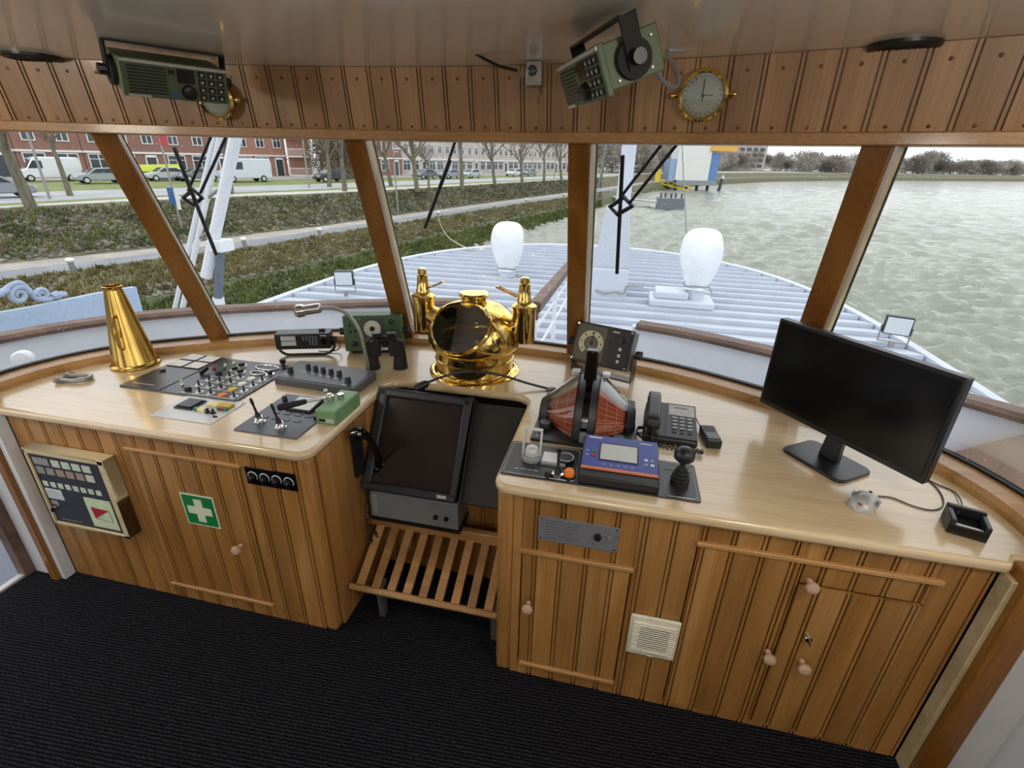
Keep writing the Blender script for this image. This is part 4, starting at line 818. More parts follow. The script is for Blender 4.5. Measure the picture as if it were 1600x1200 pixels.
for k in range(4):
    x = -.076+.0505*k
    MB().tube([(x+.0195*math.cos(a), -.005, .0195*math.sin(a)) for a in [-.6+.28*q for q in range(16)]], .0025, 5).build('dial_scale', LGREY, t)
    b = MB().rev([(.0125, 0), (.0115, .016), (.008, .018), (0, .018)], (x, -.004, 0), (0, -1, 0), 16).build('dial_knob', BLACK, t); MB().box((x+.004, -.0225, .004), (.002, .001, .008), (0, .8, 0)).build('pointer', LGREY, b)
for x in (-.098, .098): screw(t, [], 0)
t = thing('intercom_plate', 'grey metal intercom plate with speaker slots on the starboard cabinet', 'intercom', (.622, 1.2985, .741))
MB().b2(-.132, .132, -.003, 0, -.05, .05).build('face_plate', M('intercom_grey', '8d8f96', .35, .4), t, bev=.001)
for j in range(7): MB().b2(-.11, -.0+.0*j, -.0034, -.003, -.035+.0115*j, -.0335+.0115*j).build('speaker_slot', DGREY, t)
MB().rev([(.0125, 0), (.011, .012), (0, .013)], (.065, -.003, .004), (0, -1, 0), 16).build('volume_knob', BLACK, t); MB().rev([(.007, 0), (.006, .006), (0, .006)], (.102, -.003, .005), (0, -1, 0), 12).build('push_button', MGREY, t)
for x in (-.122, .122):
    for z in (-.042, .042): MB().rev([(.003, 0), (.0025, .0015), (0, .0015)], (x, -.003, z), (0, -1, 0), 8).build('screw', BLACK, t)
t = thing('vent_grille', 'cream plastic ventilation grille between the starboard cabinet doors', 'vent', (.914, 1.2985, .348))
MB().b2(-.083, .083, -.012, 0, -.093, .093).build('frame', CREAM, t, bev=.005)
MB().b2(-.074, .074, -.022, -.012, -.065, .074).build('cover', CREAM, t, bev=.006)
MB().b2(-.05, .05, -.0225, -.022, -.045, .06).build('opening', DGREY, t)
for j in range(13): MB().box((0, -.0235, -.058+.0098*j), (.142, .003, .0058), (.5, 0, 0)).build('louvre', CREAM, t)
MB().box((0, -.023, -.075), (.02, .003, .006)).build('tab', CREAM, t)
# ================================================================== OVERHEAD
def overhead_radio(loc, rot, label):
    t = thing('overhead_radio', label, 'radio', loc, rot=rot, group='green overhead radios')
    c_ = MB().prism([(-.15, -.045), (.15, -.045), (.15, .05), (-.15, .05)], 0, .14, Matrix.Rotation(PI/2, 4, 'X') @ Matrix.Translation((0, 0, -.14))).build('case', GREENR, t, bev=.004)
    fr = MB().b2(-.152, .152, -.004, .012, -.053, .053).build('front_frame', GREENR, t, bev=.003)
    MB().b2(-.15, .15, -.006, -.004, .042, .05).build('silver_edge', LGREY, t); MB().b2(-.14, -.08, -.006, -.004, -.051, -.045).build('name_strip', LGREY, t)
    for j in range(9): MB().b2(-.135, -.03, -.0055, -.004, -.04+.0088*j, -.0356+.0088*j).build('speaker_slot', BLACK, t)
    MB().b2(-.0, .05, -.0055, -.004, -.002, .038).build('display', BLACKG, t); MB().b2(-.024, -.006, -.0055, -.004, .02, .034).build('small_button', BLACK, t); MB().b2(-.02, -.003, -.0055, -.004, -.045, -.03).build('label', BLUEB, t)
    MB().rev([(.022, 0), (.02, .014), (.014, .017), (0, .017)], (.03, -.004, -.027), (0, -1, 0), 22).build('tuning_knob', BLACK, t)
    for i in range(3):
        for j in range(4):
            k = MB().b2(.062+.028*i, .083+.028*i, -.008, -.004, -.045+.022*j, -.028+.022*j).build('key', BLACK, t, bev=.001); MB().b2(.068+.028*i, .076+.028*i, -.0086, -.008, -.041+.022*j, -.034+.022*j).build('key_print', LGREY, k)
    for s_ in (-1, 1):
        MB().rev([(.042, 0), (.04, .012), (.0, .013)], (s_*.152, .07, .0), (s_, 0, 0), 22).build('side_disc', RUBBER, t)
        MB().b2(min(s_*.164, s_*.17), max(s_*.164, s_*.17), .05, .09, -.02, .085).build('bracket_arm', RUBBER, t)
        MB().cyl((s_*.163, .07, 0), (s_*.19, .07, 0), .016, n=10).build('clamp_knob', BLACK, t)
        for y, z in ((.03, -.03), (.11, -.03), (.12, .03)): MB().rev([(.004, 0), (.003, .003), (0, .003)], (s_*.15, y, z), (s_, 0, 0), 8).build('screw', STEEL, t)
    MB().b2(-.17, .17, .05, .09, .08, .086).build('bracket_top', BLACK, t)
    return t
RDL = CAM+(cf+cr*((277-800)/F_PX)+cu*((600-128)/F_PX))*1.60; RDR = CAM+(cf+cr*((909-800)/F_PX)+cu*((600-126)/F_PX))*1.22; print('radios', RDL, RDR)
overhead_radio(RDL, (math.radians(17), 0, math.radians(60)), 'green radio hung from the ceiling in front of the hidden brass clock')
overhead_radio(RDR, (math.radians(22), 0, math.radians(-66)), 'green radio turned sideways on the ceiling left of the barometer')
MB_c = smoothpath([PX(1016, 75, y=1.6), PX(1022, 105, y=1.62), PX(1038, 128, y=1.66), PX(1054, 136, y=1.7), PX(1060, 122, y=1.72), PX(1052, 100, y=1.75), PX(1045, 80, y=1.78), Vector((.78, 1.78, 2.158))], 6)
tag(MB().tube(MB_c, .0065, 8).build('cable_loop', MGREY), 'grey cable loop hanging beside the sideways overhead radio', 'cable')
def ship_clock(x, z, label, cat, r=.072):
    a = math.atan(-.26*x); t = thing(cat.replace(' ', '_'), label, cat, (x, fy(x)-.045, z), rot=(.17, 0, a))
    MB().rev([(r*1.08, -.0), (r*1.1, .008), (r*.98, .014), (r*.96, .05), (r*1.03, .054), (r*1.04, .064), (r*.93, .07), (r*.86, .066)], (0, .04, 0), (0, -1, 0), 40, cap=False).build('case', BRASS, t)
    d = MB().rev([(r*.9, 0), (0, .0005)], (0, -.02, 0), (0, -1, 0), 36).build('dial', DIALW, t)
    for k in range(24): b_ = 2*PI*k/24; MB().box((r*.74*math.cos(b_), -.0215, r*.74*math.sin(b_)), (r*.12, .001, .0012), (0, -b_, 0)).build('dial_mark', BLACK, d)
    MB().box((0, -.0225, r*.2), (.0028, .001, r*.85)).box((r*.18, -.0225, r*.0), (r*.5, .001, .0022)).rev([(.005, 0), (0, .003)], (0, -.022, 0), (0, -1, 0), 10).build('hand', BLACK, d)
    MB().rev([(r*.9, 0), (0, .004)], (0, -.027, 0), (0, -1, 0), 36).build('glass', CLEAR, t)
    for s_ in (-1, 1): MB().cyl((s_*r*1.0, -.01, 0), (s_*r*1.24, -.012, 0), .008, n=10).ell((s_*r*1.27, -.012, 0), (.01, .009, .01), 10, 6).build('hinge_screw', BRASS, t)
    return t
ship_clock(.862, 2.058, 'round brass barometer with pale dial on the planked frieze', 'barometer')
ship_clock(-.93, 2.045, 'brass rimmed round clock half hidden behind the green radio', 'clock', .065)
for (u, v, lab) in ((50, 90, 'black round ceiling speaker at the far left of the frieze'), (1412, 74, 'black round ceiling speaker above the frieze to starboard')):
    p = PX(u, v, z=2.152)
    t = thing('ceiling_speaker', lab, 'speaker', (p.x, p.y, 2.16), group='ceiling speakers')
    MB().lathe([(.085, 0), (.085, -.008), (.078, -.014), (.06, -.012)], 32, cap=False).build('rim', BLACK, t); MB().lathe([(.078, -.011), (.04, -.008), (0, -.008)], 28).build('cone', RUBBER, t)
    for k in range(5): MB().tube([((.015+.013*k)*math.cos(a), (.015+.013*k)*math.sin(a), -.013) for a in [2*PI*q/20 for q in range(20)]], .0015, 4, closed=True).build('grille_ring', BLACK, t)
p = PX(836, 104, y=1.93)
t = thing('bell_pull', 'small grey metal lanyard fitting with chain under the ceiling', 'fitting', (p.x, 1.93, 2.16))
MB().b2(-.028, .028, -.02, .02, -.075, 0).build('housing', STEEL, t, bev=.004); MB().rev([(.016, 0), (.016, .006), (.008, .01), (0, .01)], (-.005, -.02, -.03), (0, -1, 0), 16).build('sheave', DGREY, t)
for k in range(4): a0 = Vector((-.035-.008*k, -.005, -.02-.017*k)); MB().tube([a0+Vector((.006*math.cos(a)*(k % 2), .006*math.cos(a)*((k+1) % 2), .011*math.sin(a))) for a in [2*PI*q/10 for q in range(10)]], .0022, 5, closed=True).build('chain_link', STEEL, t)
MB().tube([(.02, -.01, -.07), (.022, -.012, -.10), (.016, -.012, -.125)], .0025, 5).tube([(.026, -.01, -.07), (.03, -.012, -.095)], .002, 5).build('lanyard', W_CAP, t)
tag(MB().tube(smoothpath([PX(728, 73, y=1.75), PX(750, 88, y=1.82), PX(780, 103, y=1.88), PX(808, 110, y=1.92)], 6), .0045, 6).build('ceiling_cable', BLACK), 'thin black cable drooping along the ceiling towards the lanyard fitting', 'cable')
# added fill lamps on the ceiling, out of view, to brighten the interior
for x, y, lab in ((-1.5, .55, 'added round white fill lamp over the port side of wheelhouse'), (1.5, .35, 'added round white fill lamp over the starboard side of wheelhouse'), (.6, -1.1, 'added round white fill lamp near the aft window of wheelhouse')):
    t = thing('added_fill_lamp', lab, 'lamp', (x, y, 2.16), group='added fill lamps')
    MB().lathe([(.14, 0), (.14, -.02), (.13, -.025), (.12, -.022)], 32, cap=False).build('rim', BRASS, t)
    MB().lathe([(.12, -.018), (.09, -.035), (0, -.042)], 28).build('diffuser', M('fill_lamp_diffuser', 'fff2dc', .5, emit=2), t)
    ld = bpy.data.lights.new('added_fill_light', 'POINT'); ld.shadow_soft_size = .09; ld.energy = FILL_W*1.5; ld.color = (1, .93, .82)
    lo = bpy.data.objects.new('fill_light', ld); COL.objects.link(lo); lo.location = (0, 0, -.17); lo.parent = t
# ================================================================== THE SHIP OUTSIDE
DECKP = M('deck_paint', 'bcc3cf', .3, 0, var=.06, scale=3)
HULLW = M('hull_white', 'c3c9d3', .4, 0, var=.03, scale=2)
# roof of the saloon ahead of the wheelhouse: outline of the rounded bow
ro = [(0, 12.3), (.9, 12.18), (1.7, 11.85), (2.5, 11.2), (3.15, 10.35), (3.6, 9.3), (3.85, 8.2), (3.98, 6.8), (4.02, 5), (4.02, 1), (4.02, -8)]
rp_ = smoothpath([Vector((-x, y, 0)) for x, y in reversed(ro)]+[Vector((x, y, 0)) for x, y in ro[1:]], 5)
rl_ = [(p.x, p.y) for p in reversed(rp_)]
struct(MB().prism(rl_, -.28, -.03).build('roof_deck', M('deck_seam', '737b88', .5), smooth=False))
def halfw(y):
    for a, b in zip(ro[:-1], ro[1:]):
        if b[1] <= y <= a[1]: f = (a[1]-y)/(a[1]-b[1]) if a[1] > b[1] else 0; return a[0]+(b[0]-a[0])*f
    return 4.02
rd = thing('deck_plating', 'pale grey ribbed deck plating covering the rounded fore roof', 'deck', (0, 7, 0))
y = 2.75
while y < 12.1:
    a, b = halfw(y)-.05, halfw(min(y+.385, 12.25))-.05
    MB().add([(-a, y, -.03), (a, y, -.03), (b, y+.36, -.03), (-b, y+.36, -.03), (-a, y+.004, .035), (a, y+.004, .035), (b, y+.36, -.022), (-b, y+.36, -.022)], [(0,3,2,1),(4,5,6,7),(0,1,5,4),(1,2,6,5),(2,3,7,6),(3,0,4,7)]).build('deck_panel', DECKP, rd, world=True); y += .385
rim = [(p, (0, 0, 0), (0, 0, 0)) for p in rp_]
nr = [(b-a).normalized() for a, b in zip(rp_, offs(rp_, 1))]
struct(MB().sweep([(p, n, (0, 0, 1)) for p, n in zip(rp_, nr)], [(-.04, -.28), (.05, -.28), (.05, .03), (.02, .05), (-.04, .03)]).build('deck_edge', HULLW))
hl = offs(rp_, .25); struct(MB().sweep([(p, n, (0, 0, 1)) for p, n in zip(hl, nr)], [(-.05, -6.2), (.05, -6.2), (.05, -.6), (-.05, -.6)]).build('hull', HULLW))
# bulwark round the wheelhouse walkway, open at a gate ahead
bl = [(-3.25, -2.5), (-3.22, 0), (-3.15, 1.6), (-3.05, 2.2), (-2.72, 2.72), (-2.25, 3.08), (-1.6, 3.42), (-.9, 3.72), (-.42, 3.86)]
br_ = [(.83, 3.60), (1.2, 3.48), (1.63, 3.27), (2.15, 2.98), (2.66, 2.62), (3.0, 2.2), (3.15, 1.6), (3.22, 0), (3.25, -2.5)]
def bulw(pts, lab):
    q = smoothpath([Vector((x, y, 0)) for x, y in pts], 6); n_ = [(b-a).normalized() for a, b in zip(q, offs(q, 1))]
    t = thing('bulwark', lab, 'bulwark', (q[len(q)//2].x, q[len(q)//2].y, 0))
    MB().sweep([(p, n, (0, 0, 1)) for p, n in zip(q, n_)], [(-.025, 0), (.025, 0), (.025, .76), (-.025, .76)]).build('plate', WHITEP, t, world=True)
    MB().sweep([(p, n, (0, 0, 1)) for p, n in zip(q, n_)], [(-.06, .755), (.06, .755), (.065, .78), (.05, .80), (-.05, .80), (-.065, .78)]).build('cap_rail', W_CAP, t, world=True)
    e = q[-1] if pts[0][0] < -1 else q[0]; MB().b2(e.x-.04, e.x+.04, e.y-.035, e.y+.035, 0, .77).build('end_post', WHITEP, t, world=True, bev=.006)
bulw(bl, 'white bulwark with brown cap rail outside the port windows')
bulw(br_, 'white bulwark with brown cap rail outside the starboard windows')
# stair rails at the gate
t = thing('stair_handrail', 'weathered wooden stair handrail running forward outside the centre window', 'handrail', (-.05, 4.2, 0))
a_, b_ = PX(836, 478, y=3.95), PX(890, 413, y=6.6)
MB().sweep([(a_, (1, 0, 0), (0, 0, 1)), (b_, (1, 0, 0), (0, 0, 1))], [(-.045, -.06), (.045, -.06), (.05, .03), (-.05, .03)]).build('rail', W_CAP, t, world=True, bev=.01)
MB().b2(a_.x-.04, a_.x+.03, a_.y-.02, a_.y+.03, a_.z-.12, a_.z+.04).build('rail_end', W_DARK, t, world=True, bev=.008)
for k in (0, .5, 1): p = a_.lerp(b_, k); MB().cyl((p.x, p.y, .02), (p.x, p.y, p.z-.05), .025, n=10).build('stanchion', WHITEP, t, world=True)
for dz in (.22, .45): MB().tube([a_-Vector((0, 0, dz)), b_-Vector((0, 0, dz))], .014, 6).build('lower_rail', WHITEP, t, world=True)
# mast with its tabernacle
mp_ = PX(950, 466, z=0)
t = thing('foremast', 'white foremast standing in a box tabernacle on the fore deck', 'mast', (mp_.x, mp_.y+.25, 0))
MB().add([(-.26, -.2, 0), (.26, -.2, 0), (.26, .25, 0), (-.26, .25, 0), (-.26, -.2, .42), (.26, -.2, .42), (.26, .25, .42), (-.26, .25, .42)], [(0,3,2,1),(4,5,6,7),(0,1,5,4),(1,2,6,5),(2,3,7,6),(3,0,4,7)]).build('foot_box', HULLW, t, bev=.01)
MB().add([(-.28, -.1, .42), (.28, -.1, .42), (.28, .3, .42), (-.28, .3, .42), (-.16, .02, 1.25), (.16, .02, 1.25), (.16, .25, 1.25), (-.16, .25, 1.25)], [(0,3,2,1),(4,5,6,7),(0,1,5,4),(1,2,6,5),(2,3,7,6),(3,0,4,7)]).build('tabernacle', M('tabernacle_grey', 'b4bac4', .4), t, bev=.01)
MB().cyl((.06, .14, .9), (.09, .14, 5.5), .105, .09, n=20).build('pole', HULLW, t)
for x, y, z in ((-.35, .2, 5.4), (-.55, .5, 5.4), (.9, .4, 5.4)): MB().tube([(.08, .14, 5.4), (x*1.4, y+.4, .02)], .008, 5).build('stay', MGREY, t)
MB().tube([(.26, -.05, .16), (.5, -.02, .16)], .012, 6).build('pin_rail', STEEL, t)
MB().tube(smoothpath([(-.2, -.21, .1), (-.05, -.23, .07), (.1, -.22, .1), (.22, -.22, .08), (.25, -.21, .2)], 5), .012, 6).build('chain', STEEL, t)
# wrapped deck fittings
def wrapped(u, v, h, r, lab, pedestal):
    p = PX(u, v, z=0); t = thing('wrapped_searchlight', lab, 'searchlight', (p.x, p.y+r, 0), group='wrapped searchlights'); rnd = random.Random(int(u))
    z0 = .26 if pedestal else .12
    prof = [(q.x, q.y) for q in smoothpath([Vector((a_, b_, 0)) for a_, b_ in [(r*.62, z0), (r*.60, z0+.06), (r*.72, z0+.15), (r*.95, z0+(h-z0)*.42), (r*1.03, z0+(h-z0)*.62), (r*.93, z0+(h-z0)*.83), (r*.6, z0+(h-z0)*.96), (0, h)]], 5)]
    mb = MB().lathe(prof, 28)
    mb.v = [Vector((q.x*(1+.05*math.sin(5*math.atan2(q.y, q.x)+q.z*6)), q.y*(1+.05*math.sin(5*math.atan2(q.y, q.x)+q.z*6)), q.z)) for q in mb.v]
    mb.build('cover', WHITEB, t)
    MB().tube([(r*.64*math.cos(a), r*.64*math.sin(a), z0+.05+.01*math.sin(3*a)) for a in [2*PI*k/18 for k in range(18)]], .012, 6, closed=True).tube([(r*.6, -.1, z0+.05), (r*.8, -.16, z0-.04)], .01, 5).build('lashing', MGREY, t)
    MB().cyl((0, 0, .02), (0, 0, z0+.05), r*.5, r*.45, n=20).build('pedestal', HULLW, t)
    if pedestal: MB().b2(-.62, .25, -.28, .25, .02, .12).b2(-.55, -.1, -.2, .2, .12, .22).build('base_box', HULLW, t, bev=.02)
wrapped(787, 438, .93, .27, 'white plastic wrapped searchlight on deck seen in the centre window', False)
wrapped(1085, 486, 1.08, .27, 'white plastic wrapped searchlight on a box right of the mast', True)
def floodlight(u, v, rz, lab):
    p = PX(u, v, z=.03); t = thing('floodlight', lab, 'floodlight', (p.x, p.y, .03), rz, group='deck floodlights')
    MB().b2(-.13, .13, -.05, .05, .15, .36).build('body', BLACK, t, bev=.015); MB().b2(-.115, .115, -.055, -.05, .165, .345).build('lens', M('floodlight_lens', 'c4ccd0', .2), t)
    MB().tube([(-.14, 0, .24), (-.14, 0, .06), (.14, 0, .06), (.14, 0, .24)], .012, 6).cyl((0, 0, 0), (0, 0, .07), .03, n=10).build('yoke', STEEL, t)
floodlight(541, 462, .35, 'square floodlight on the port deck edge'); floodlight(1391, 542, -.3, 'square floodlight on the starboard deck edge')
# name board with carved scroll to port
t = thing('name_board', 'blue grey name board with carved scroll on the port side', 'board', (-3.65, 3.2, .5))
X = -3.66
q = [PX(u, v, x=X) for u, v in ((-80, 503), (60, 478), (150, 459), (213, 448), (224, 488), (226, 520), (60, 545), (-80, 560))]
MB().add(q+[p+Vector((-.05, 0, 0)) for p in q], [tuple(range(8)), tuple(range(15, 7, -1))]+[(i, 8+i, 8+(i+1) % 8, (i+1) % 8) for i in range(8)]).build('board', M('name_board_blue', '9fb2c6', .45), t, world=True, smooth=False)
for q_ in (2.2, 3.0): MB().b2(X-.06, X-.02, q_-.03, q_+.03, -.02, .45).build('board_post', WHITEP, t, world=True)
def spiral(cu_, cv, r0, turns, a0, d=1): return [PX(cu_+r0*(1-k/40*.8)*math.cos(a0+d*turns*2*PI*k/40), cv-r0*.85*(1-k/40*.8)*math.sin(a0+d*turns*2*PI*k/40), x=X-.02) for k in range(41)]
mb = MB()
mb.tube(spiral(30, 461, 17, 1.6, .2), [.024-.0003*k for k in range(41)], 8); mb.tube(spiral(66, 460, 11, 1.5, PI, -1), [.018-.0002*k for k in range(41)], 8)
mb.tube(smoothpath([PX(u, v, x=X-.02) for u, v in ((0, 462), (14, 447), (32, 442), (47, 455), (56, 466), (75, 468), (88, 462), (103, 459))], 5), .018, 8)
mb.tube(smoothpath([PX(u, v, x=X-.02) for u, v in ((-40, 485), (-20, 470), (0, 458), (12, 452))], 5), .024, 8)
for u, v in ((98, 456), (96, 465), (90, 455)): mb.tube([PX(82, 463, x=X-.02), PX(u, v, x=X-.02)], [.028, .008], 6)
mb.build('carved_scroll', M('scroll_blue', '9aa9bf', .5), t, world=True)
# derrick struts to port
DER = M('derrick_white', 'd8dadd', .4)
t = thing('boat_derrick', 'white braced derrick frame outside the second port window', 'derrick', (-3.2, 4.6, 0))
def strut(p0, p1, r, nm, m_=DER): MB().tube([p0, p1], r, 10).build(nm, m_, t, world=True)
strut(PX(272, 486, y=4.6), PX(337, 205, y=4.6), .026, 'strut'); strut(PX(284, 486, y=4.6), PX(346, 205, y=4.6), .03, 'strut')
strut(PX(322, 432, y=4.6), PX(370, 205, y=4.6), .06, 'strut')
for k in range(3): strut(PX(290+17*k, 440-65*k, y=4.6), PX(318+16*k, 425-68*k, y=4.6), .016, 'brace', STEEL)
MB().b2(PX(342, 390, y=4.6).x-.05, PX(342, 390, y=4.6).x+.12, 4.5, 4.7, PX(342, 392, y=4.6).z, PX(342, 374, y=4.6).z).build('hinge_plate', DER, t, world=True, bev=.01)
strut(PX(344, 392, y=4.6), PX(341, 470, y=4.6), .045, 'support_post', M('post_grey', '5b6470', .5)); strut(PX(341, 465, y=4.6), Vector((PX(341, 485, y=4.6).x, 4.6, .02)), .06, 'socket')
# small white deck light on the port walkway
t = thing('deck_light', 'white round deck light outside the far left window', 'lamp', (-2.72, PX(38, 560, x=-2.72).y, PX(38, 560, x=-2.72).z-.50))
MB().lathe([(.07, .5-PX(38, 560, x=-2.72).z), (.07, .52-PX(38, 560, x=-2.72).z), (.03, .53-PX(38, 560, x=-2.72).z), (.03, .42), (.05, .44)], 20, cap=False).build('stand', WHITEP, t)
MB().rev([(.018, -.036), (.042, -.03), (.051, -.006), (.051, .03), (.042, .042), (0, .045)], (0, 0, .50), (.55, -.8, .1), 24).build('lamp_head', WHITEP, t)
MB().b2(-.03, .03, -.03, .03, .36, .46).build('swivel', MGREY, t, bev=.006)
# windscreen wipers
WIP = M('wiper_black', '161616', .5)
def wiper(i, blade, arms, hub, lab):
    q = PANES[i]; n = (q[1]-q[0]).cross(q[3]-q[0]).normalized()
    if n.y < 0: n = -n
    p0 = q[0]+n*.03; on_ = lambda u, v, d=0: PPL(u, v, p0+n*d, n)
    h_ = on_(*hub); t = thing('windscreen_wiper', lab, 'wiper', h_)
    MB().tube([on_(*blade[0], .0), on_(*blade[1], .0)], .009, 6).build('blade', WIP, t, world=True)
    MB().tube([on_(*blade[0], -.012), on_(*blade[1], -.012)], .005, 5).build('rubber', RUBBER, t, world=True)
    for a, b in arms: MB().tube([on_(*a, .02), on_(*b, .02)], .0065, 6).build('arm', WIP, t, world=True)
    return t, on_
t, on_ = wiper(1, ((272, 230), (338, 398)), (((333, 205), (294, 298)), ((357, 205), (313, 302))), (303, 302), 'black twin-arm wiper on the window left of the second post')
MB().tube([on_(286, 309, .02), on_(302, 296, .02), on_(316, 309, .02), on_(303, 320, .02)], .011, 6, closed=True).build('arm_joint', WIP, t, world=True)
t, on_ = wiper(2, ((664, 356), (703, 250)), (((714, 212), (690, 285)),), (688, 290), 'single-arm wiper across the centre window')
t, on_ = wiper(3, ((973, 243), (964, 427)), (((1042, 215), (972, 305)), ((1066, 215), (983, 318))), (968, 325), 'black twin-arm wiper on the window right of the centre post')
MB().tube([on_(953, 323, .02), on_(975, 308, .02), on_(988, 322, .02), on_(965, 335, .02)], .011, 6, closed=True).build('arm_joint', WIP, t, world=True)
# ================================================================== RIVER AND BANK
WZ = -5.65
def water_mat():
    m, nt, b = new_mat('river_water'); L = nt.links.new
    tc_ = N(nt, 'ShaderNodeTexCoord'); mp = N(nt, 'ShaderNodeMapping'); mp.inputs['Scale'].default_value = (.35, 1.0, 1); mp.inputs['Rotation'].default_value = (0, 0, .25); L(tc_.outputs['Object'], mp.inputs[0])
    n1 = N(nt, 'ShaderNodeTexNoise', Scale=.9, Detail=6, Roughness=.62, Distortion=.4); L(mp.outputs[0], n1.inputs['Vector'])
    n2 = N(nt, 'ShaderNodeTexNoise', Scale=4.5, Detail=4, Distortion=.3); L(mp.outputs[0], n2.inputs['Vector'])
    ad = N(nt, 'ShaderNodeMath', operation='MULTIPLY_ADD'); ad.inputs[1].default_value = .25; L(n2.outputs['Fac'], ad.inputs[0]); L(n1.outputs['Fac'], ad.inputs[2])
    bp = N(nt, 'ShaderNodeBump', Strength=1, Distance=.3); L(ad.outputs[0], bp.inputs['Height']); L(bp.outputs[0], b.inputs['Normal'])
    b.inputs['Base Color'].default_value = srgb('8f9284'); b.inputs['Roughness'].default_value = .12; b.inputs['IOR'].default_value = 1.33; return m
def river():
    """water surface: a fan of quads, finer near the ship, with real waves"""
    rnd = random.Random(2); wv = []
    for L, A, n in ((9, .035, 3), (4.2, .04, 5), (2.1, .06, 8), (1.1, .06, 10), (.6, .035, 8)):
        for _ in range(n): a = 1.15+rnd.uniform(-.75, .75); wv.append((2*PI/L*math.cos(a)*rnd.uniform(.8, 1.2), 2*PI/L*math.sin(a)*rnd.uniform(.8, 1.2), A, rnd.uniform(0, 6)))
    import numpy as np
    na, nr_ = 800, 640
    az = np.linspace(math.radians(-75), math.radians(75), na); rr = 6*(900/6.)**(np.linspace(0, 1, nr_))
    R_, A_ = np.meshgrid(rr, az, indexing='ij'); X_ = CAM.x+R_*np.sin(A_); Y_ = R_*np.cos(A_); Z_ = np.zeros_like(X_)
    step = rr*(math.log(150.)/nr_)
    for kx, ky, A, ph in wv:
        k = math.hypot(kx, ky); fade = np.clip((2*PI/k)/(step*2.2)-.6, 0, 1)[:, None]
        g = np.sin(kx*X_+ky*Y_+ph); Z_ += A*fade*(1.6*np.exp(g*.9)-1.9)*.55
    co = np.stack([X_, Y_, Z_+WZ], -1).reshape(-1, 3).astype('f4')
    i = np.arange(nr_-1)[:, None]*na+np.arange(na-1)[None, :]; q = np.stack([i, i+1, i+na+1, i+na], -1).reshape(-1, 4).astype('i4')
    me = bpy.data.meshes.new('river'); me.vertices.add(len(co)); me.vertices.foreach_set('co', co.ravel()); me.loops.add(q.size); me.loops.foreach_set('vertex_index', q.ravel()); me.polygons.add(len(q)); me.polygons.foreach_set('loop_start', np.arange(0, q.size, 4, dtype='i4')); me.polygons.foreach_set('loop_total', np.full(len(q), 4, dtype='i4')); me.update(calc_edges=True)
    me.polygons.foreach_set('use_smooth', np.ones(len(q), dtype=bool)); me.materials.append(water_mat()); return struct(place(me, 'river'))
river()
struct(MB().b2(-900, 900, -400, 1500, WZ-2, WZ-.9).build('river_bed', M('river_bed', '4a4d3e', .8), smooth=False))
# stations along the bank, by photo column: rows of the features, heights of the ground there
US = [0, 120, 240, 400, 500, 608, 700, 800, 888, 940, 985, 1020, 1060, 1100, 1150, 1200, 1270, 1350, 1470, 1600]
def interp(d, u):
    k = sorted(d); 
    for a, b in zip(k[:-1], k[1:]):
        if a <= u <= b: return d[a]+(d[b]-d[a])*(u-a)/(b-a)
    return d[k[-1]]
FE = [
 (WZ, {0: 626, 752: 384, 800: 366, 888: 340, 960: 317, 1020: 299, 1100: 290, 1200: 284, 1350: 281.5, 1600: 283.5}),
 (-4.5, {0: 510, 240: 465, 400: 432, 608: 385, 700: 363, 800: 343, 888: 325, 960: 308, 1020: 293, 1100: 286, 1200: 281.5, 1350: 279.6, 1600: 281.9}),
 (-3.5, {0: 437, 240: 405, 400: 384, 500: 367, 608: 350, 800: 320, 888: 308, 960: 296, 1020: 285.5, 1100: 281, 1200: 278, 1350: 277.4, 1600: 280}),
 (-3.45, {0: 424, 240: 396, 400: 374, 608: 344, 800: 316, 888: 304.5, 960: 293.5, 1020: 284, 1100: 280.3, 1200: 277.4, 1350: 277, 1600: 279.6}),
 (-3.4, {0: 413, 240: 388, 400: 365, 560: 347, 608: 338, 800: 312, 888: 301, 960: 291, 1020: 282.5, 1100: 279.5, 1200: 276.8, 1350: 276.6, 1600: 279.2}),
 (-1.25, {0: 325, 187: 315, 310: 309, 555: 300, 608: 297, 800: 287, 888: 281, 960: 276.5, 1020: 272.5, 1100: 270.4, 1200: 269.6, 1350: 271.2, 1600: 275.4}),
 (-1.2, {0: 322, 187: 311, 310: 305, 555: 296, 608: 293, 800: 284, 888: 279, 960: 275, 1020: 271.5, 1100: 269.6, 1200: 269.1, 1350: 270.9, 1600: 275.2}),
 (-1.2, {0: 318, 187: 308, 310: 303, 555: 293, 608: 290.5, 800: 282, 888: 277.5, 960: 274, 1020: 271, 1100: 269.3, 1200: 268.9, 1350: 270.7, 1600: 275}),
 (-1.2, {0: 302, 172: 296, 240: 295, 550: 286, 608: 283.5, 800: 277.5, 888: 274.3, 960: 271.8, 1020: 269.5, 1100: 268.3, 1200: 268.2, 1350: 270.2, 1600: 274.6}),
 (-1.15, {0: 285, 146: 281, 240: 282, 550: 279, 608: 277.5, 800: 273.5, 888: 271.5, 960: 269.8, 1020: 268, 1100: 267.2, 1200: 267.4, 1350: 269.7, 1600: 274.2}),
]
ROWS = [[PX(u, interp(d, u), z=z) for u in US] for z, d in FE]
for k in range(1, len(ROWS)):       # the bank always climbs away from the river
    for q in range(len(US)):
        a, b = ROWS[k-1][q], ROWS[k][q]; h = Vector((b.x-CAM.x, b.y-CAM.y, 0)); ra = Vector((a.x-CAM.x, a.y-CAM.y)).length; need = ra+max(.5, 2.2*(b.z-a.z))
        if h.length < need: h = h.normalized()*need; ROWS[k][q] = Vector((CAM.x+h.x, CAM.y+h.y, b.z))
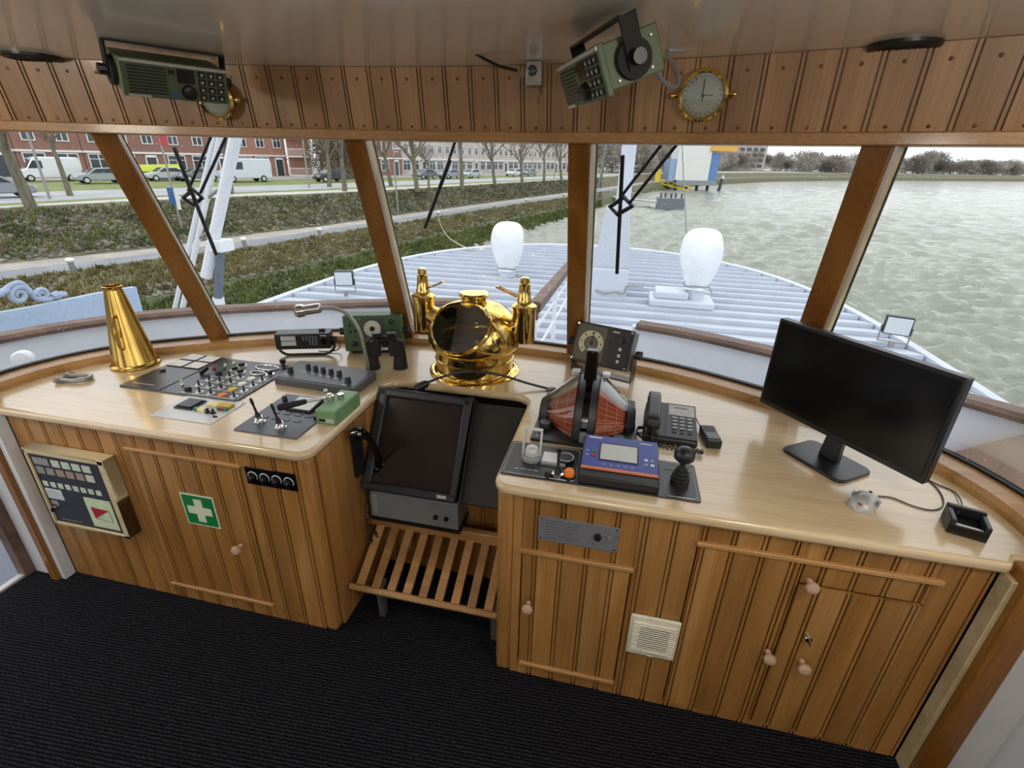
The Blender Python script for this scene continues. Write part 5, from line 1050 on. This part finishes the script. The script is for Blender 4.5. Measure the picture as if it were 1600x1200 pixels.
GRASS = ramp2('rough_grass', '5a5a30', '717043', '86825a', .9, bump=.6, dist=.2)
STONES = ramp2('stone_revetment', '45452f', '66654a', '83816a', 2.8, bump=1, dist=.35, p=(.38, .5, .62))
WEED = ramp2('waterline_weed', '46482c', '585a38', '6c6b4a', 2.2, bump=.4, dist=.1)
ASPH = ramp2('path_asphalt', '76797b', '83868a', '8f9296', .5); PAVE = ramp2('path_paving', '98928a', 'a39d95', 'b0aaa2', .8); KERB = ramp2('kerb_stone', 'b0aea6', 'bcbab2', 'c8c6be', 1)
SCRUB = ramp2('scrub_slope', '57543f', '757058', '8c866a', 2.6, bump=1, dist=.4, p=(.36, .5, .64)); ROADM = ramp2('road_asphalt', '9a9c9d', 'a5a7a8', 'b0b2b3', .4); LAWN = ramp2('verge_lawn', '68723f', '778148', '868c58', .7, bump=.4)
def strip(i, j, name, mat):
    A, B = ROWS[i], ROWS[j]
    def ext(R): d = (R[0]-R[1]).normalized(); e = (R[-1]-R[-2]).normalized(); return [R[0]+d*90]+R+[R[-1]+e*300]
    A, B = ext(A), ext(B); n = len(A); m_ = 4; vs = []
    for a, b in zip(A, B):
        for k in range(m_+1): vs.append(a.lerp(b, k/m_))
    w_ = m_+1
    o = MB().add(vs, [(q*w_+k, q*w_+k+1, (q+1)*w_+k+1, (q+1)*w_+k) for q in range(n-1) for k in range(m_)]).build(name, mat); return struct(o)
strip(0, 1, 'bank_weed', WEED); strip(1, 2, 'bank_stones', STONES); strip(2, 3, 'footpath', ASPH); strip(3, 4, 'footpath_edge', PAVE)
strip(4, 5, 'bank_slope', SCRUB); strip(5, 6, 'kerb', KERB); strip(6, 7, 'verge', LAWN); strip(7, 8, 'road', ROADM); strip(8, 9, 'verge', LAWN)
back = [p+(p-CAM).normalized()*150*Vector((1, 1, 0)).length/1.41+Vector((0, 0, 0)) for p in ROWS[-1]]
ROWS.append([Vector((p.x, p.y, -1.15)) for p in back]); strip(9, 10, 'street_ground', PAVE)
# loose stones and tufts on the bank slopes
def scatter(i, j, n, name, mat, kind, smin, smax, seed):
    rnd = random.Random(seed); vs = []; fs = []; A, B = ROWS[i], ROWS[j]; ns = 9
    wt_ = [(A[q]-A[q+1]).length/((A[q]-CAM).length**1.4) for q in range(ns)]
    for _ in range(n):
        q = rnd.choices(range(ns), wt_)[0]; f = rnd.random(); k = .04+.87*rnd.random(); p = A[q].lerp(A[q+1], f).lerp(B[q].lerp(B[q+1], f), k); s_ = rnd.uniform(smin, smax); b = len(vs); a = rnd.uniform(0, 6)
        if kind == 'stone':
            for dx, dy, dz in ((1, 0, 0), (-1, 0, 0), (0, 1, 0), (0, -1, 0), (0, 0, .6), (0, 0, -.6)):
                x, y = dx*math.cos(a)-dy*math.sin(a), dx*math.sin(a)+dy*math.cos(a); r_ = s_*rnd.uniform(.6, 1.1); vs.append((p.x+x*r_, p.y+y*r_, p.z+dz*r_))
            fs += [(b+u_, b+v_, b+w_) for u_, v_, w_ in ((0, 2, 4), (2, 1, 4), (1, 3, 4), (3, 0, 4), (2, 0, 5), (1, 2, 5), (3, 1, 5), (0, 3, 5))]
        else:
            for m_ in range(5):
                c = a+m_*1.256; o = len(vs); r_ = s_*rnd.uniform(.6, 1); vs += [(p.x+.25*s_*math.cos(c+1.2), p.y+.25*s_*math.sin(c+1.2), p.z-.03), (p.x-.25*s_*math.cos(c+1.2), p.y-.25*s_*math.sin(c+1.2), p.z-.03), (p.x+.5*r_*math.cos(c), p.y+.5*r_*math.sin(c), p.z+r_)]; fs.append((o, o+1, o+2))
    me = bpy.data.meshes.new(name); me.from_pydata(vs, [], fs); me.materials.append(mat); return place(me, name)
ST = ramp2('bank_stone_grey', '5a584e', '757267', '8d897c', .8); TU1 = ramp2('dry_grass', '5c5634', '7a7348', '8f8860', .6); TU2 = ramp2('green_weed_tufts', '47502a', '5e6a34', '747c48', .6); TU3 = ramp2('scrub_twigs', '5e5546', '7a6e5e', '958974', .6)
tag(scatter(1, 2, 9000, 'bank_stones_loose', ST, 'stone', .08, .24, 1), 'loose grey stones covering the lower bank', 'stones', kind='stuff'); tag(scatter(4, 5, 11000, 'slope_stones', ST, 'stone', .08, .25, 2), 'loose grey stones on the upper bank slope', 'stones', kind='stuff')
tag(scatter(1, 2, 6000, 'bank_grass', TU1, 'tuft', .15, .42, 3), 'dry grass tufts between the stones of lower bank', 'grass', kind='stuff'); tag(scatter(4, 5, 7000, 'slope_scrub', TU3, 'tuft', .1, .34, 4), 'low brown scrub on the upper bank slope', 'scrub', kind='stuff'); tag(scatter(0, 1, 5000, 'waterside_weed', TU2, 'tuft', .15, .45, 5), 'green weed growing along the waterline', 'weed', kind='stuff')
tag(scatter(4, 5, 5000, 'slope_grass', TU2, 'tuft', .15, .4, 6), 'green grass tufts scattered over the upper slope', 'grass', kind='stuff')
# ---- trees
BARK = ramp2('tree_bark', '5a5546', '6f6a58', '837d6a', 3, stretch=(3, 3, .6)); TWIG = M('twigs', '6b5c50', .9)
def tree_mesh(seed, h, r):
    rnd = random.Random(seed); tr = MB(); tw = MB()
    def grow(p, d, L, r0, lv):
        n = 3; pts = [p]; q = p; dd = d.copy()
        for k in range(n):
            dd = (dd+Vector((rnd.uniform(-.16, .16), rnd.uniform(-.16, .16), rnd.uniform(-.02, .1)))).normalized(); q = q+dd*L/n; pts.append(q)
        (tr if lv < 2 else tw).tube(pts, [r0*(1-.5*k/n) for k in range(n+1)], 7 if lv == 0 else (5 if lv == 1 else 3))
        if lv < 4:
            c = (6, 5, 4, 3)[lv]
            for k in range(c):
                f = rnd.uniform(.45, 1) if lv else rnd.uniform(.5, 1); i = min(n-1, int(f*n)); b = pts[i].lerp(pts[i+1], f*n-i)
                a = rnd.uniform(0, 2*PI); sd = Vector((math.cos(a), math.sin(a), 0)); nd = (dd*.55+sd*rnd.uniform(.5, .9)+Vector((0, 0, .25))).normalized()
                grow(b, nd, L*rnd.uniform(.5, .72), r0*(.45 if lv else .4), lv+1)
    grow(Vector((0, 0, -.3)), Vector((0, 0, 1)), h*.5, r, 0)
    return tr.mesh('trunk'), tw.mesh('branches', smooth=False)
TM = [tree_mesh(s, 10, .26) for s in (3, 11, 23)]
for a, b in TM: a.materials.append(BARK); b.materials.append(TWIG)
def tree(u, v, k, lab, sc=1.0, z=-1.2):
    p = PX(u, v, z=z); t = thing('bare_tree', lab, 'tree', p, random.uniform(0, 6), group='bare trees along the bank road'); t.scale = (sc, sc, sc)
    place(TM[k][0], 'trunk', t); place(TM[k][1], 'branches', t)
for u, v, k, sc, lab in ((48, 321, 0, 1.25, 'thick bare tree trunk seen in the far left window'), (110, 306, 1, .8, 'thin bare tree between lamp post and left window post'), (362, 303, 1, .9, 'bare tree partly behind the white derrick'), (514, 292, 2, 1, 'bare tree in front of the dark hatchback'), (539, 298, 1, 1, 'bare tree just left of the second window post'),
    (612, 291, 2, 1, 'bare tree at the left edge of the centre window'), (652, 295, 0, 1.05, 'bare spreading tree left of the wiper in centre window'), (670, 292, 1, .55, 'young bare tree beside the centre window wiper'), (722, 291, 1, 1.1, 'bare tree with thick trunk right of the wiper'), (774, 287, 2, 1, 'bare tree near the middle of the centre window'), (816, 285, 0, 1, 'bare tree right of middle in the centre window'), (850, 282, 1, 1, 'bare tree near the centre post'), (878, 281, 2, 1, 'bare tree beside the centre post'), (940, 277, 0, 1, 'bare tree left of the mast'), (975, 275, 1, 1, 'bare tree behind the mast wiper'), (1000, 273, 2, 1, 'bare tree right of the mast wiper'), (1030, 271, 0, 1, 'bare tree left of the white tower'), (1055, 270.5, 1, 1, 'bare tree just left of the white tower')):
    tree(u, v, k, lab, sc)
# bushy winter trees before the apartment block and far tree belts along the bend
BELT = ramp2('hazed_woodland', '857d74', '978f85', 'a79f96', .35); BUSH = ramp2('winter_bushes', '6a5e4e', '7d7060', '8f8270', .9)  # belt colour lightened to paint in the distance haze
def blob_mesh(seed, n=5200):
    """leafless crown: a cloud of fine twigs"""
    rnd = random.Random(seed); vs = []; fs = []; lobes = [(Vector((rnd.uniform(-.5, .5), rnd.uniform(-.5, .5), rnd.uniform(-.35, .45))), rnd.uniform(.4, .62)) for _ in range(7)]
    for _ in range(n):
        c, r = rnd.choice(lobes); d = Vector((rnd.gauss(0, 1), rnd.gauss(0, 1), rnd.gauss(0, 1))).normalized(); p = c+d*r*rnd.random()**.45; p.z = max(-.6, p.z)
        t_ = (d+Vector((rnd.uniform(-.8, .8), rnd.uniform(-.8, .8), rnd.uniform(-.2, .9)))).normalized(); L_ = rnd.uniform(.06, .16); w_ = t_.orthogonal().normalized()*rnd.uniform(.007, .02); b = len(vs)
        vs += [tuple(p-w_), tuple(p+w_), tuple(p+t_*L_)]; fs.append((b, b+1, b+2))
    me = bpy.data.meshes.new('crown'); me.from_pydata(vs, [], fs); return me
BL = [blob_mesh(s) for s in (1, 2, 3)]
ORD = 'first second third fourth fifth sixth seventh eighth ninth tenth eleventh twelfth thirteenth fourteenth fifteenth sixteenth seventeenth eighteenth nineteenth twentieth'.split(); ORD += ['twenty-'+o for o in ORD[:9]]+['thirtieth']+['thirty-'+o for o in ORD[:9]]
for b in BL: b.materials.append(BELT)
BB = BL[0].copy(); BB.materials.clear(); BB.materials.append(BUSH)
STEM = MB().cyl((0, 0, -1.2), (0, 0, 0), .1, .07, n=8).mesh('trunk'); STEM.materials.append(BARK)
def wtree(u, v, z, h, wd, me, lab, grp, cat='tree', nm='winter_tree'):
    p = PX(u, v, z=z); t = thing(nm, lab, cat, p, random.uniform(0, 6), group=grp)
    c = place(me, 'crown', t, (0, 0, h*.34)); c.scale = (wd/2, wd/2, h*.62); s_ = place(STEM, 'trunk', t, (0, 0, h*.28)); s_.scale = (h/3, h/3, h*.3)
for u, v, h, wd in ((505, 279, 8, 7), (535, 279, 9, 8), (562, 278, 8, 8)): wtree(u, v, -1.15, h, wd, BB, '%s brown thicket tree right of the balcony stack' % {505: 'leftmost', 535: 'middle', 562: 'rightmost'}[u], 'thicket beside the apartment block')
rnd = random.Random(5)
for i in range(26):
    u = 955+i*12.5+rnd.uniform(-3, 3); dv = interp(FE[-1][1], u)
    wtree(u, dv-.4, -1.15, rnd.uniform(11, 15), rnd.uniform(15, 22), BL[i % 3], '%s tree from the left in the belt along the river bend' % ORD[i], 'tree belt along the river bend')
for i in range(34):
    u = 1268+i*12+rnd.uniform(-3, 3); dv = interp(FE[-2][1], min(1600, u))
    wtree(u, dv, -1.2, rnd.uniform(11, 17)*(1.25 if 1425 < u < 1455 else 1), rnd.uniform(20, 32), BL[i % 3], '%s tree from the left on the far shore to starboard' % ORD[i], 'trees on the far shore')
# ---- houses
BRICK = ramp2('house_brick', '7c5a50', '8a675b', '97756a', 2.5, stretch=(1, 1, 4)); BRICK2 = ramp2('orange_brick', '956a5a', 'a17665', 'ab8372', 2.5, stretch=(1, 1, 4)); PALE = ramp2('pale_render', 'a89f98', 'b5ada6', 'c0b9b2', .6); ROOFT = ramp2('roof_slate', '4c5058', '585c64', '646870', 1.5); WFR = M('white_window_frame', 'dcdcd8', .5); DOORM = M('dark_door', '3b4248', .5)
WINM = {}
def window(par, x, z, w_, h_, y, fr=.12):
    b = MB().b2(x-w_/2, x+w_/2, y-.12, y+.02, z, z+h_).build('window', WFR, par, smooth=False)
    n = 2 if w_ > 1.2 else 1; pw = (w_-fr*(n+1))/n
    for k in range(n): MB().b2(x-w_/2+fr+k*(pw+fr), x-w_/2+fr+k*(pw+fr)+pw, y-.14, y-.11, z+fr, z+h_*.68-fr*.5).build('pane', PANEG, b, smooth=False); MB().b2(x-w_/2+fr+k*(pw+fr), x-w_/2+fr+k*(pw+fr)+pw, y-.14, y-.11, z+h_*.68+fr*.2, z+h_-fr).build('pane', PANEG, b, smooth=False)
def house(ua, ub, v, zb, lab, wall, h=9, nm='town_house', gf=True, dep=9):
    """front wall stands between two photo columns"""
    a, b = PX(ua, v[0], z=zb), PX(ub, v[1], z=zb); d = b-a; Lh = d.length; ang = math.atan2(d.y, d.x)
    t = thing(nm, lab, 'building', a, ang, group='houses along the bank road')
    MB().b2(0, Lh, 0, dep, -1, h).build('wall', wall, t, smooth=False)
    MB().add([(-.2, -.4, h), (Lh+.2, -.4, h), (Lh+.2, dep+.3, h), (-.2, dep+.3, h), (-.2, dep/2, h+3), (Lh+.2, dep/2, h+3)], [(0, 1, 5, 4), (2, 3, 4, 5), (1, 2, 5), (3, 0, 4), (0, 3, 2, 1)]).build('roof', ROOFT, t, smooth=False)
    n = max(1, round(Lh/2.7)); st = Lh/n
    for k in range(n):
        x = st*(k+.5)
        if gf:
            if k % 3 == 2:
                dd = MB().b2(x-.55, x+.55, -.1, .02, .0, 2.3).build('door', DOORM, t, smooth=False); MB().b2(x-.7, x-.55, -.16, .02, 0, 2.6).b2(x+.55, x+.7, -.16, .02, 0, 2.6).b2(x-.7, x+.7, -.16, .02, 2.3, 2.6).build('door_frame', WFR, dd, smooth=False)
            else: window(t, x, .75, min(2.1, st*.8), 1.9, 0)
        for f in range(1, int(h/3)): window(t, x, .9+3*f, 1.25, 1.6, 0)
    if gf: MB().b2(0, Lh, -.22, .0, 2.72, 2.95).build('cornice', WFR, t, smooth=False)
    return t
house(-150, 36, (277, 276), -1.15, 'brick town house behind the leftmost tree', BRICK); house(37, 140, (276, 275.5), -1.15, 'brick town house with white frames behind the white van', BRICK); house(141, 262, (275.5, 275), -1.15, 'brick town house behind the yellow tarpaulin', BRICK)
house(263, 372, (275, 275), -1.15, 'brick town house behind the wiper and derrick', BRICK); t = house(373, 452, (275, 274.5), -1.15, 'orange brick apartment house right of the derrick', BRICK2)
t = thing('balcony_tower', 'white framed balcony stack beside the orange brick house', 'building', PX(454, 275, z=-1.15), .55)
for k in range(4): MB().b2(0, 3.4, -1.2, 1, 2.7*k, 2.7*k+.18).build('balcony_floor', WFR, t, smooth=False); [MB().b2(.25*q, .25*q+.05, -1.2, -1.15, 2.7*k+.18, 2.7*k+1.1).build('baluster', WFR, t, smooth=False) for q in range(14)]; MB().b2(0, 3.4, -1.22, -1.12, 2.7*k+1.1, 2.7*k+1.2).build('handrail', WFR, t, smooth=False)
for x in (0, 3.3): MB().b2(x, x+.16, -1.25, -1.09, 0, 11).build('post', WFR, t, smooth=False)
MB().b2(0, 3.4, .9, 1.2, 0, 11).build('back_wall', BRICK2, t, smooth=False)
for ua, ub, va, vb, lab, wl_ in ((575, 628, 274.5, 273.5, 'brick house at the left of the centre window', BRICK), (629, 716, 273, 271.5, 'pale terrace with many white windows left of the trees', PALE), (717, 768, 271.5, 270.5, 'pale gabled terrace in the middle of the centre window', PALE), (769, 830, 270.5, 269.5, 'pale terrace behind the middle trees', PALE), (831, 905, 269.5, 268.3, 'pale terrace running behind the centre post', PALE)): house(ua, ub, (va, vb), -1.15, lab, wl_, 11)
# far tower blocks and harbour post
t = thing('river_tower', 'white and blue traffic tower with yellow bands by the far bank', 'building', PX(1083, 298, z=WZ), .25)
s_ = (PX(1110, 298, z=WZ)-PX(1065, 298, z=WZ)).length
MB().b2(-s_*.55, s_*.35, 0, s_*.6, 3.0, 18).build('white_block', WFR, t, smooth=False); MB().b2(s_*.35, s_*.6, .5, s_*.6, 3.0, 11).build('blue_block', M('tower_blue', '5f84b4', .5), t, smooth=False); MB().b2(-s_*.72, -s_*.55, .5, s_*.6, 2.6, 9).build('blue_block', M('tower_blue_pale', '8fa3c4', .5), t, smooth=False)
for z in (11.4, 14.6): MB().b2(s_*.3, s_*1.0, -.6, s_*.6, z, z+1.5).build('yellow_band', M('tower_yellow', 'd9a94e', .5), t, smooth=False)
MB().b2(s_*.32, s_*.93, -.3, s_*.6, 12.9, 14.6).build('glass_band', PANEG, t, smooth=False); MB().b2(-s_*.5, s_*.6, 0, s_*.6, 1.6, 3.0).build('deck', MGREY, t, smooth=False)
for x in (-.4, -.1, .2, .5): MB().cyl((s_*x, s_*.3, -1), (s_*x, s_*.3, 2), .5, n=10).build('pile', DGREY, t)
YS = M('crane_yellow', 'd6bd2a', .5)
t = thing('yellow_gangway', 'yellow lattice gangway beside the white river tower', 'gangway', PX(1045, 296, z=WZ))
g0, g1 = PX(1022, 284, z=-3.4), PX(1078, 299, z=WZ+.8); g1 = CAM+(g1-CAM)*((g0-CAM).length/(g1-CAM).length)
MB().tube([g0+Vector((0, 0, 1.2)), g1+Vector((0, 0, 1.2))], .22, 6).tube([g0, g1], .22, 6).build('chord', YS, t, world=True)
for k in range(9): MB().tube([g0.lerp(g1, k/9)+Vector((0, 0, 1.2*(k % 2))), g0.lerp(g1, (k+1)/9)+Vector((0, 0, 1.2*((k+1) % 2)))], .12, 5).build('lattice_brace', YS, t, world=True)
MB().b2(-.8, .8, -.8, .8, -1, 4).xf(Matrix.Translation(g0.lerp(g1, .08))).build('head_frame', YS, t, world=True)
t = thing('office_block', 'pale flat-topped office block beyond the river bend trees', 'building', PX(1130, 266, z=-1.1), .2)
MB().b2(-28, 26, 0, 18, 0, 18).build('wall', PALE, t, smooth=False)
for f in range(5):
    for k in range(12): MB().b2(-26+4.3*k, -23+4.3*k, -.2, .1, 2+3.2*f, 4+3.2*f).build('window', PANEG, t, smooth=False)
PON = M('pontoon_grey', '6a7278', .5)
t = thing('mooring_pontoon', 'grey mooring pontoon with bollards floating left of the open river', 'pontoon', PX(1045, 327, z=WZ))
pa, pb = PX(1026, 327, z=WZ), PX(1062, 327, z=WZ); MB().b2(0, (pb-pa).length, 0, 5, 0, 1.9).xf(Matrix.Translation(pa)).build('hull', PON, t, world=True, smooth=False)
for k in range(5): MB().cyl(pa+Vector((.5+k*.9, 1+k % 2*2, 1.9)), pa+Vector((.5+k*.9, 1+k % 2*2, 2.7)), .16, n=8).build('bollard', DGREY, t, world=True)
j0, j1 = PX(934, 306, z=WZ+.9), pa+Vector((0, 2, .9)); MB().sweep([(j0, (0, 1.2, 0), (0, 0, 1)), (j1, (0, 1.2, 0), (0, 0, 1))], [(-1, 0), (1, 0), (1, .3), (-1, .3)]).build('gangway_deck', LGREY, t, world=True, smooth=False)
for k in range(9): p = j0.lerp(j1, k/8); MB().cyl(p+Vector((0, -1.1, .3)), p+Vector((0, -1.1, 1.4)), .05, n=5).build('rail_post', LGREY, t, world=True)
MB().tube([j0+Vector((0, -1.1, 1.4)), j1+Vector((0, -1.1, 1.4))], .05, 5).build('rail', LGREY, t, world=True)
p = PX(1123, 298, z=WZ); t = thing('mooring_pile', 'dark mooring pile with white cap standing in the river', 'pile', p, rot=(0, .12, 0))
MB().cyl((0, 0, -1), (0, 0, 3.6), .5, .48, n=12).build('post', DGREY, t); MB().lathe([(.55, 3.6), (.55, 3.9), (.2, 4.6), (0, 4.7)], 12).build('cap', WFR, t)
# ---- vehicles
TYRE = M('tyre', '1b1b1c', .8)
def car(u, v, col, lab, ang, kind='car', grp='vehicles along the bank road', sc=1, z=-1.15):
    p = PX(u, v, z=z); t = thing(kind, lab, kind, p, ang, group=grp); t.scale = (sc, sc, sc)
    paint = M('paint_'+lab.replace(' ', '_')[:40], col, .25, .2, var=.03, coat=.5)
    if kind == 'van': side = [(-2.6, .35), (2.45, .35), (2.6, .6), (2.5, 1.05), (1.75, 1.2), (1.15, 2.1), (.9, 2.3), (-2.5, 2.3), (-2.65, 1.9)]; glass = [(1.0, 1.25), (1.62, 1.25), (1.12, 1.95), (.45, 1.95), (.45, 1.25)]; hw = .95; wx = (-1.6, 1.65)
    else: side = [(-2.0, .3), (2.05, .3), (2.15, .55), (2.0, .82), (1.15, .95), (.45, 1.42), (-.9, 1.47), (-1.75, 1.05), (-2.1, .95), (-2.15, .6)]; glass = [(.95, .98), (.38, 1.36), (-.85, 1.4), (-1.5, 1.05), (-1.4, .98)]; hw = .86; wx = (-1.3, 1.35)
    MB().prism(side, -hw, hw, Matrix.Rotation(PI/2, 4, 'X')).build('body', paint, t, bev=.08)
    for s_ in (-1, 1): MB().prism(glass, s_*hw-.012 if s_ > 0 else -hw-.012, s_*hw+.012, Matrix.Rotation(PI/2, 4, 'X')).build('side_window', PANEG, t)
    f0, f1 = (((1.72, 1.24), (1.17, 2.05)) if kind == 'van' else ((1.1, 1.0), (.5, 1.4)))
    MB().add([(f0[0]+.03, -hw*.85, f0[1]), (f0[0]+.03, hw*.85, f0[1]), (f1[0]+.03, hw*.78, f1[1]), (f1[0]+.03, -hw*.78, f1[1])], [(0, 1, 2, 3)]).build('windscreen', PANEG, t)
    for x in wx:
        for s_ in (-1, 1): wh = MB().cyl((x, s_*hw*.82, .33), (x, s_*hw*1.01, .33), .33, n=18).build('wheel', TYRE, t); MB().cyl((x, s_*hw*1.0, .33), (x, s_*hw*1.02, .33), .2, n=14).build('hub_cap', LGREY, wh)
    for s_ in (-1, 1): MB().box((side[2][0]-.06, s_*hw*.7, .68), (.12, .3, .14)).build('headlight', WFR, t)
RA = math.atan2((ROWS[9][2]-ROWS[9][0]).y, (ROWS[9][2]-ROWS[9][0]).x)
RB = math.atan2((ROWS[9][8]-ROWS[9][4]).y, (ROWS[9][8]-ROWS[9][4]).x)
car(-6, 309, '8f9499', 'grey car at the left edge behind the thick tree', RA, z=-1.2); car(80, 283, 'dfe2e6', 'long white van parked behind the left trees', RA+PI, 'van')
car(160, 286.5, '9aa0a6', 'silver car half hidden by the left window post', RA+PI); car(312, 283, '7d848c', 'grey car parked behind the wiper arms', RA+PI); car(262, 282.5, 'b8bcc0', 'light grey car next to the yellow tarpaulin', RA+PI)
car(384, 284, 'd3d8e2', 'white van parked right of the derrick', RA+PI, 'van', sc=1.1); car(518, 284, '2e3238', 'dark hatchback parked near the second window post', RA+PI)
for k, (u, v, c) in enumerate(((664, 279.5, '5a626c'), (702, 279, '868c94'), (736, 278, 'a9b0b4'), (803, 275.5, 'c4c8cc'), (826, 275, '70767e'))): car(u, v, c, ['blue grey', 'mid grey', 'pale grey', 'white', 'dark grey'][k]+' car parked before the pale terrace', RB+PI)
t = thing('covered_boat', 'yellow green tarpaulin covered boat on the street', 'boat', PX(244, 281, z=-1.15), RA)
MB().add([(-3.2, -.9, .9), (3.2, -.9, .9), (3.2, .9, .9), (-3.2, .9, .9), (-3, -.2, 1.6), (2.6, -.2, 1.7), (2.6, .2, 1.7), (-3, .2, 1.6)], [(0,3,2,1),(4,5,6,7),(0,1,5,4),(1,2,6,5),(2,3,7,6),(3,0,4,7)]).build('tarpaulin', M('lime_tarp', 'b4bf3c', .6), t, bev=.08); MB().b2(-3, 3, -.8, .8, .1, .9).build('hull', DGREY, t, bev=.1)
# ---- street furniture
def lamp_post(u, v, h, lab, z=-1.2):
    t = thing('lamp_post', lab, 'lamp post', PX(u, v, z=z), group='street lamps'); MB().cyl((0, 0, 0), (0, 0, h), .09, .06, n=10).build('pole', STEEL, t); MB().b2(-.1, .7, -.12, .12, h-.05, h+.1).build('lamp_head', LGREY, t, bev=.03)
lamp_post(78, 311, 8, 'grey lamp post between the two left trees'); lamp_post(483, 293.5, 7, 'lamp post right of the balcony stack'); lamp_post(866, 280, 6, 'lamp post near the centre window post')
lamp_post(622, 336, 6, 'tall thin grey post beside the footpath in centre window', -3.4); 
t = thing('street_sign', 'pole with red panel above and blue sign below behind the wiper', 'sign', PX(281, 345, z=-2.2))
MB().cyl((0, 0, -.5), (0, 0, 6.6), .06, n=8).build('pole', STEEL, t); MB().b2(-.1, .55, -.05, .0, 4.4, 5.6).build('red_panel', M('sign_red', 'b8404a', .5), t); MB().b2(-.3, .15, -.12, -.06, 1.0, 2.0).build('blue_panel', BLUEB, t); MB().b2(.18, .42, -.12, -.06, .7, 1.9).build('white_panel', WFR, t)
t = thing('park_bench', 'wooden bench beside the footpath in the centre window', 'bench', PX(790, 311, z=-3.4), RB+.1)
for k in range(3): MB().b2(-1.1, 1.1, -.3+.18*k, -.16+.18*k, .42, .46).build('seat_slat', W_CAP, t); MB().b2(-1.1, 1.1, .26, .3, .55+.15*k, .66+.15*k).build('back_slat', W_CAP, t)
for x in (-.9, .9): MB().b2(x-.05, x+.05, -.3, .3, 0, .42).b2(x-.05, x+.05, .24, .3, .4, 1.0).build('leg', DGREY, t)
def bollard(u, v, z, lab):
    t = thing('mooring_bollard', lab, 'bollard', PX(u, v, z=z), group='white-topped mooring bollards'); MB().cyl((0, 0, -.3), (0, 0, .45), .11, n=10).build('post', STEEL, t); MB().ell((0, 0, .55), (.2, .2, .13), 12, 8).build('white_top', WFR, t)
for u, v, lab in ((383, 388, 'white topped bollard beside the footpath left of second post'), (500, 371, 'white topped bollard on the bank near the second post'), (685, 341, 'white topped bollard with the mooring line'), (822, 318, 'white topped bollard by footpath in the centre window'), (881, 309, 'white topped bollard beside the centre post'), (115, 425, 'short white topped bollard beside footpath in far left window')): bollard(u, v, -3.5, lab)
la = PX(685, 341, z=-3.4); lb = PX(738, 392, z=.05); tag(MB().tube([la.lerp(lb, k/10)-Vector((0, 0, .5*math.sin(PI*k/10))) for k in range(11)], .025, 5).build('mooring_line', M('rope', 'a89f86', .8)), 'pale mooring line from the bank to the ship deck', 'rope')
